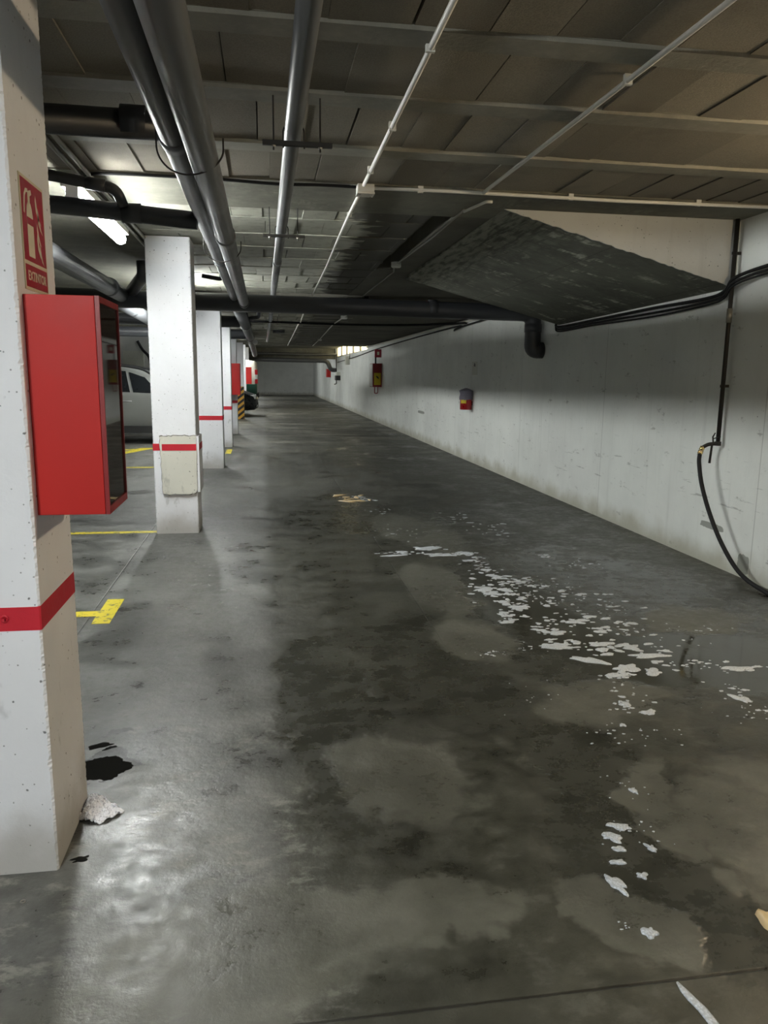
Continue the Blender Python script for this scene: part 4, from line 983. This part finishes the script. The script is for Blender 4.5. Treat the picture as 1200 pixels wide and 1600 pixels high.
big = [((.955, 1.775), .030, .75, 1.5, .35, 'largest foam patch at the lower right, long and pale'),
       ((1.085, 2.035), .030, 1.3, .6, -.3, 'oval foam patch at the top of the lower right cluster'),
       ((1.035, 1.985), .034, 1.2, .9, -.4, 'round foam patch with hollow centre in the lower right cluster'),
       ((1.035, 1.925), .020, 1.1, .7, -.2, 'small oval foam patch below the hollow one'),
       ((1.005, 1.865), .020, 1.3, .6, 0, 'flat oval foam patch above the largest one'),
       ((1.045, 1.80), .018, 1, .9, -.4, 'small foam patch right of the largest one'),
       ((1.135, 1.915), .017, .8, 1.3, .4, 'lone oval foam patch right of the cluster'),
       ((.955, 1.585), .022, 1.1, 1.0, .7, 'foam patch with a tail near the bottom floor joint'),
       ((1.235, 2.22), .016, .7, 1.3, .2, 'small foam drop above the lower right cluster'),
       ((1.50, 3.60), .050, 1.7, .6, -.35, 'foam patch at the left end of the middle trail'),
       ((1.60, 3.40), .065, 1.8, .6, -.55, 'long foam patch in the middle of the trail'),
       ((1.72, 3.27), .060, 1.3, .9, .5, 'forked foam patch at the bend of the trail'),
       ((1.84, 3.22), .055, 1.2, .8, -.7, 'angled foam patch right of the forked one'),
       ((1.95, 3.42), .060, 2.2, .45, -.05, 'thin long foam streak right of the bend'),
       ((1.75, 3.62), .050, 1.8, .6, -.1, 'foam streak above the bend of the trail'),
       ((2.27, 3.20), .060, 1.8, .55, -.05, 'lone long foam patch near the right edge'),
       ((2.08, 2.87), .040, .8, 1.4, .5, 'curved foam patch near the right edge, lower'),
       ((1.53, 2.88), .028, 1.0, 1.0, .3, 'round foam patch below the bend'),
       ((1.60, 2.80), .030, 1.4, .7, .5, 'small forked foam patch below the bend'),
       ((1.43, 2.70), .014, 1.0, 1.0, 0, 'small foam ring low in the trail'),
       ((1.0, 5.72), .06, 2.2, .4, .1, 'thin foam streak at the far left end of the trail'),
       ((1.30, 5.95), .09, 2.2, .4, .35, 'long foam streak on the far trail, upper'),
       ((1.38, 5.70), .075, 2.0, .5, .3, 'long foam streak on the far trail, lower')]
for i, ((x, y), r, ax, ay, rot, lb) in enumerate(big):
    mb = MB(); blob(mb, x, y, r * .86, .005, min(ax, 1.7), ay, rot, 50 + i, 26, .62)
    tag(mb.build('foam_patch', 'foam', smooth=True), lb, 'foam patch', 'white soap foam patches')
# thin pale dribble crossing the joint
mb = MB(); pts_ = [(.938, 1.425), (.941, 1.40), (.946, 1.375), (.954, 1.345), (.957, 1.31), (.955, 1.27), (.953, 1.22)]
mb.tube([(x, y, .001) for x, y in pts_], [.003, .009, .012, .012, .013, .013, .010], 8)
vs_ = mb.v; mb.v = [(x + .004 * noise.noise(Vector((x * 60, y * 60, 1))), y, max(0, min(z, .003))) for x, y, z in vs_]
tag(mb.build('foam_streak', 'foam', smooth=True), 'narrow foam dribble crossing the floor joint at the bottom', 'foam streak')
# tan blobs imitating the warm window's reflection in the wet floor
mb = MB()
for i in range(12): blob(mb, 1.02 + rng.uniform(-.2, .16), 8.55 + rng.uniform(-.25, .25), rng.uniform(.02, .06), .008, 1.6, .6, rng.uniform(0, 3), 130 + i, 10, .6)
tag(mb.build('warm_glint', 'pale_shape', smooth=True), 'tan painted reflection of the warm window in the water halfway down the aisle', 'glint')
mb = MB(); blob(mb, 1.288, 1.565, .030, .02, .8, 1.4, .2, 200, 16, .4)
tag(mb.build('stone_fragment', 'pale_shape', smooth=True), 'beige stone fragment at the right edge of the photo', 'stone')
# rag by the first column
rg = MB(); nu, nv = 40, 34; vs_ = []
for j in range(nv + 1):
    for i in range(nu + 1):
        u, v = i / nu, j / nv
        wd = .060 + .020 * math.sin(v * PI)
        x = -.600 + u * .135 * (1 - abs(v - .45) * 1.1); y = 2.30 + v * .14 - u * .03
        z = .004 + .036 * math.exp(-((u - .35) ** 2 / .07 + (v - .5) ** 2 / .12)) + .02 * abs(noise.noise(Vector((u * 5, v * 5, 2)))) + .006 * noise.noise(Vector((u * 16, v * 16, 5)))
        z -= .035 * math.exp(-((v - .38 - .15 * u) ** 2) / .004) * max(0, min(1, (u - .3) * 5))
        x += .008 * noise.noise(Vector((u * 6, v * 6, 9))); y += .012 * noise.noise(Vector((u * 6, v * 6, 14)))
        vs_.append((x, y, max(z, .003)))
fs = [(j * (nu + 1) + i, j * (nu + 1) + i + 1, (j + 1) * (nu + 1) + i + 1, (j + 1) * (nu + 1) + i) for j in range(nv) for i in range(nu)]
ro = rg.add(vs_, fs).build('knitted_rag', 'rag', smooth=True); tag(ro, 'crumpled white knitted rag at the foot of the nearest column', 'rag')
sm = ro.modifiers.new('thick', 'SOLIDIFY'); sm.thickness = .003
o = MB().ring((-.66, 1.93, .002), (0, 0, 1), .006, .002, 10).build('metal_washer', 'steel'); tag(o, 'tiny metal washer on the floor before the nearest column', 'washer')

# dark puddle behind the column
mb = MB(); blob(mb, -.600, 2.625, .100, .0015, 1.05, .85, .25, 307, 90, .22)
tag(mb.build('dark_puddle', 'puddle'), 'dark oily puddle on the floor behind the nearest column', 'puddle')
for i, (x, y, r) in enumerate(((-.64, 2.80, .030), (-.60, 2.78, .016), (-.55, 2.10, .02))):
    mb = MB(); blob(mb, x, y, r, .001, 1.5, .7, .4, 330 + i, 30, .6)
    tag(mb.build('dark_puddle', 'puddle'), ('left small dark splash beyond the oily puddle', 'tiny dark splash beyond the oily puddle, right one', 'dark damp spot in front of the rag')[i], 'puddle')
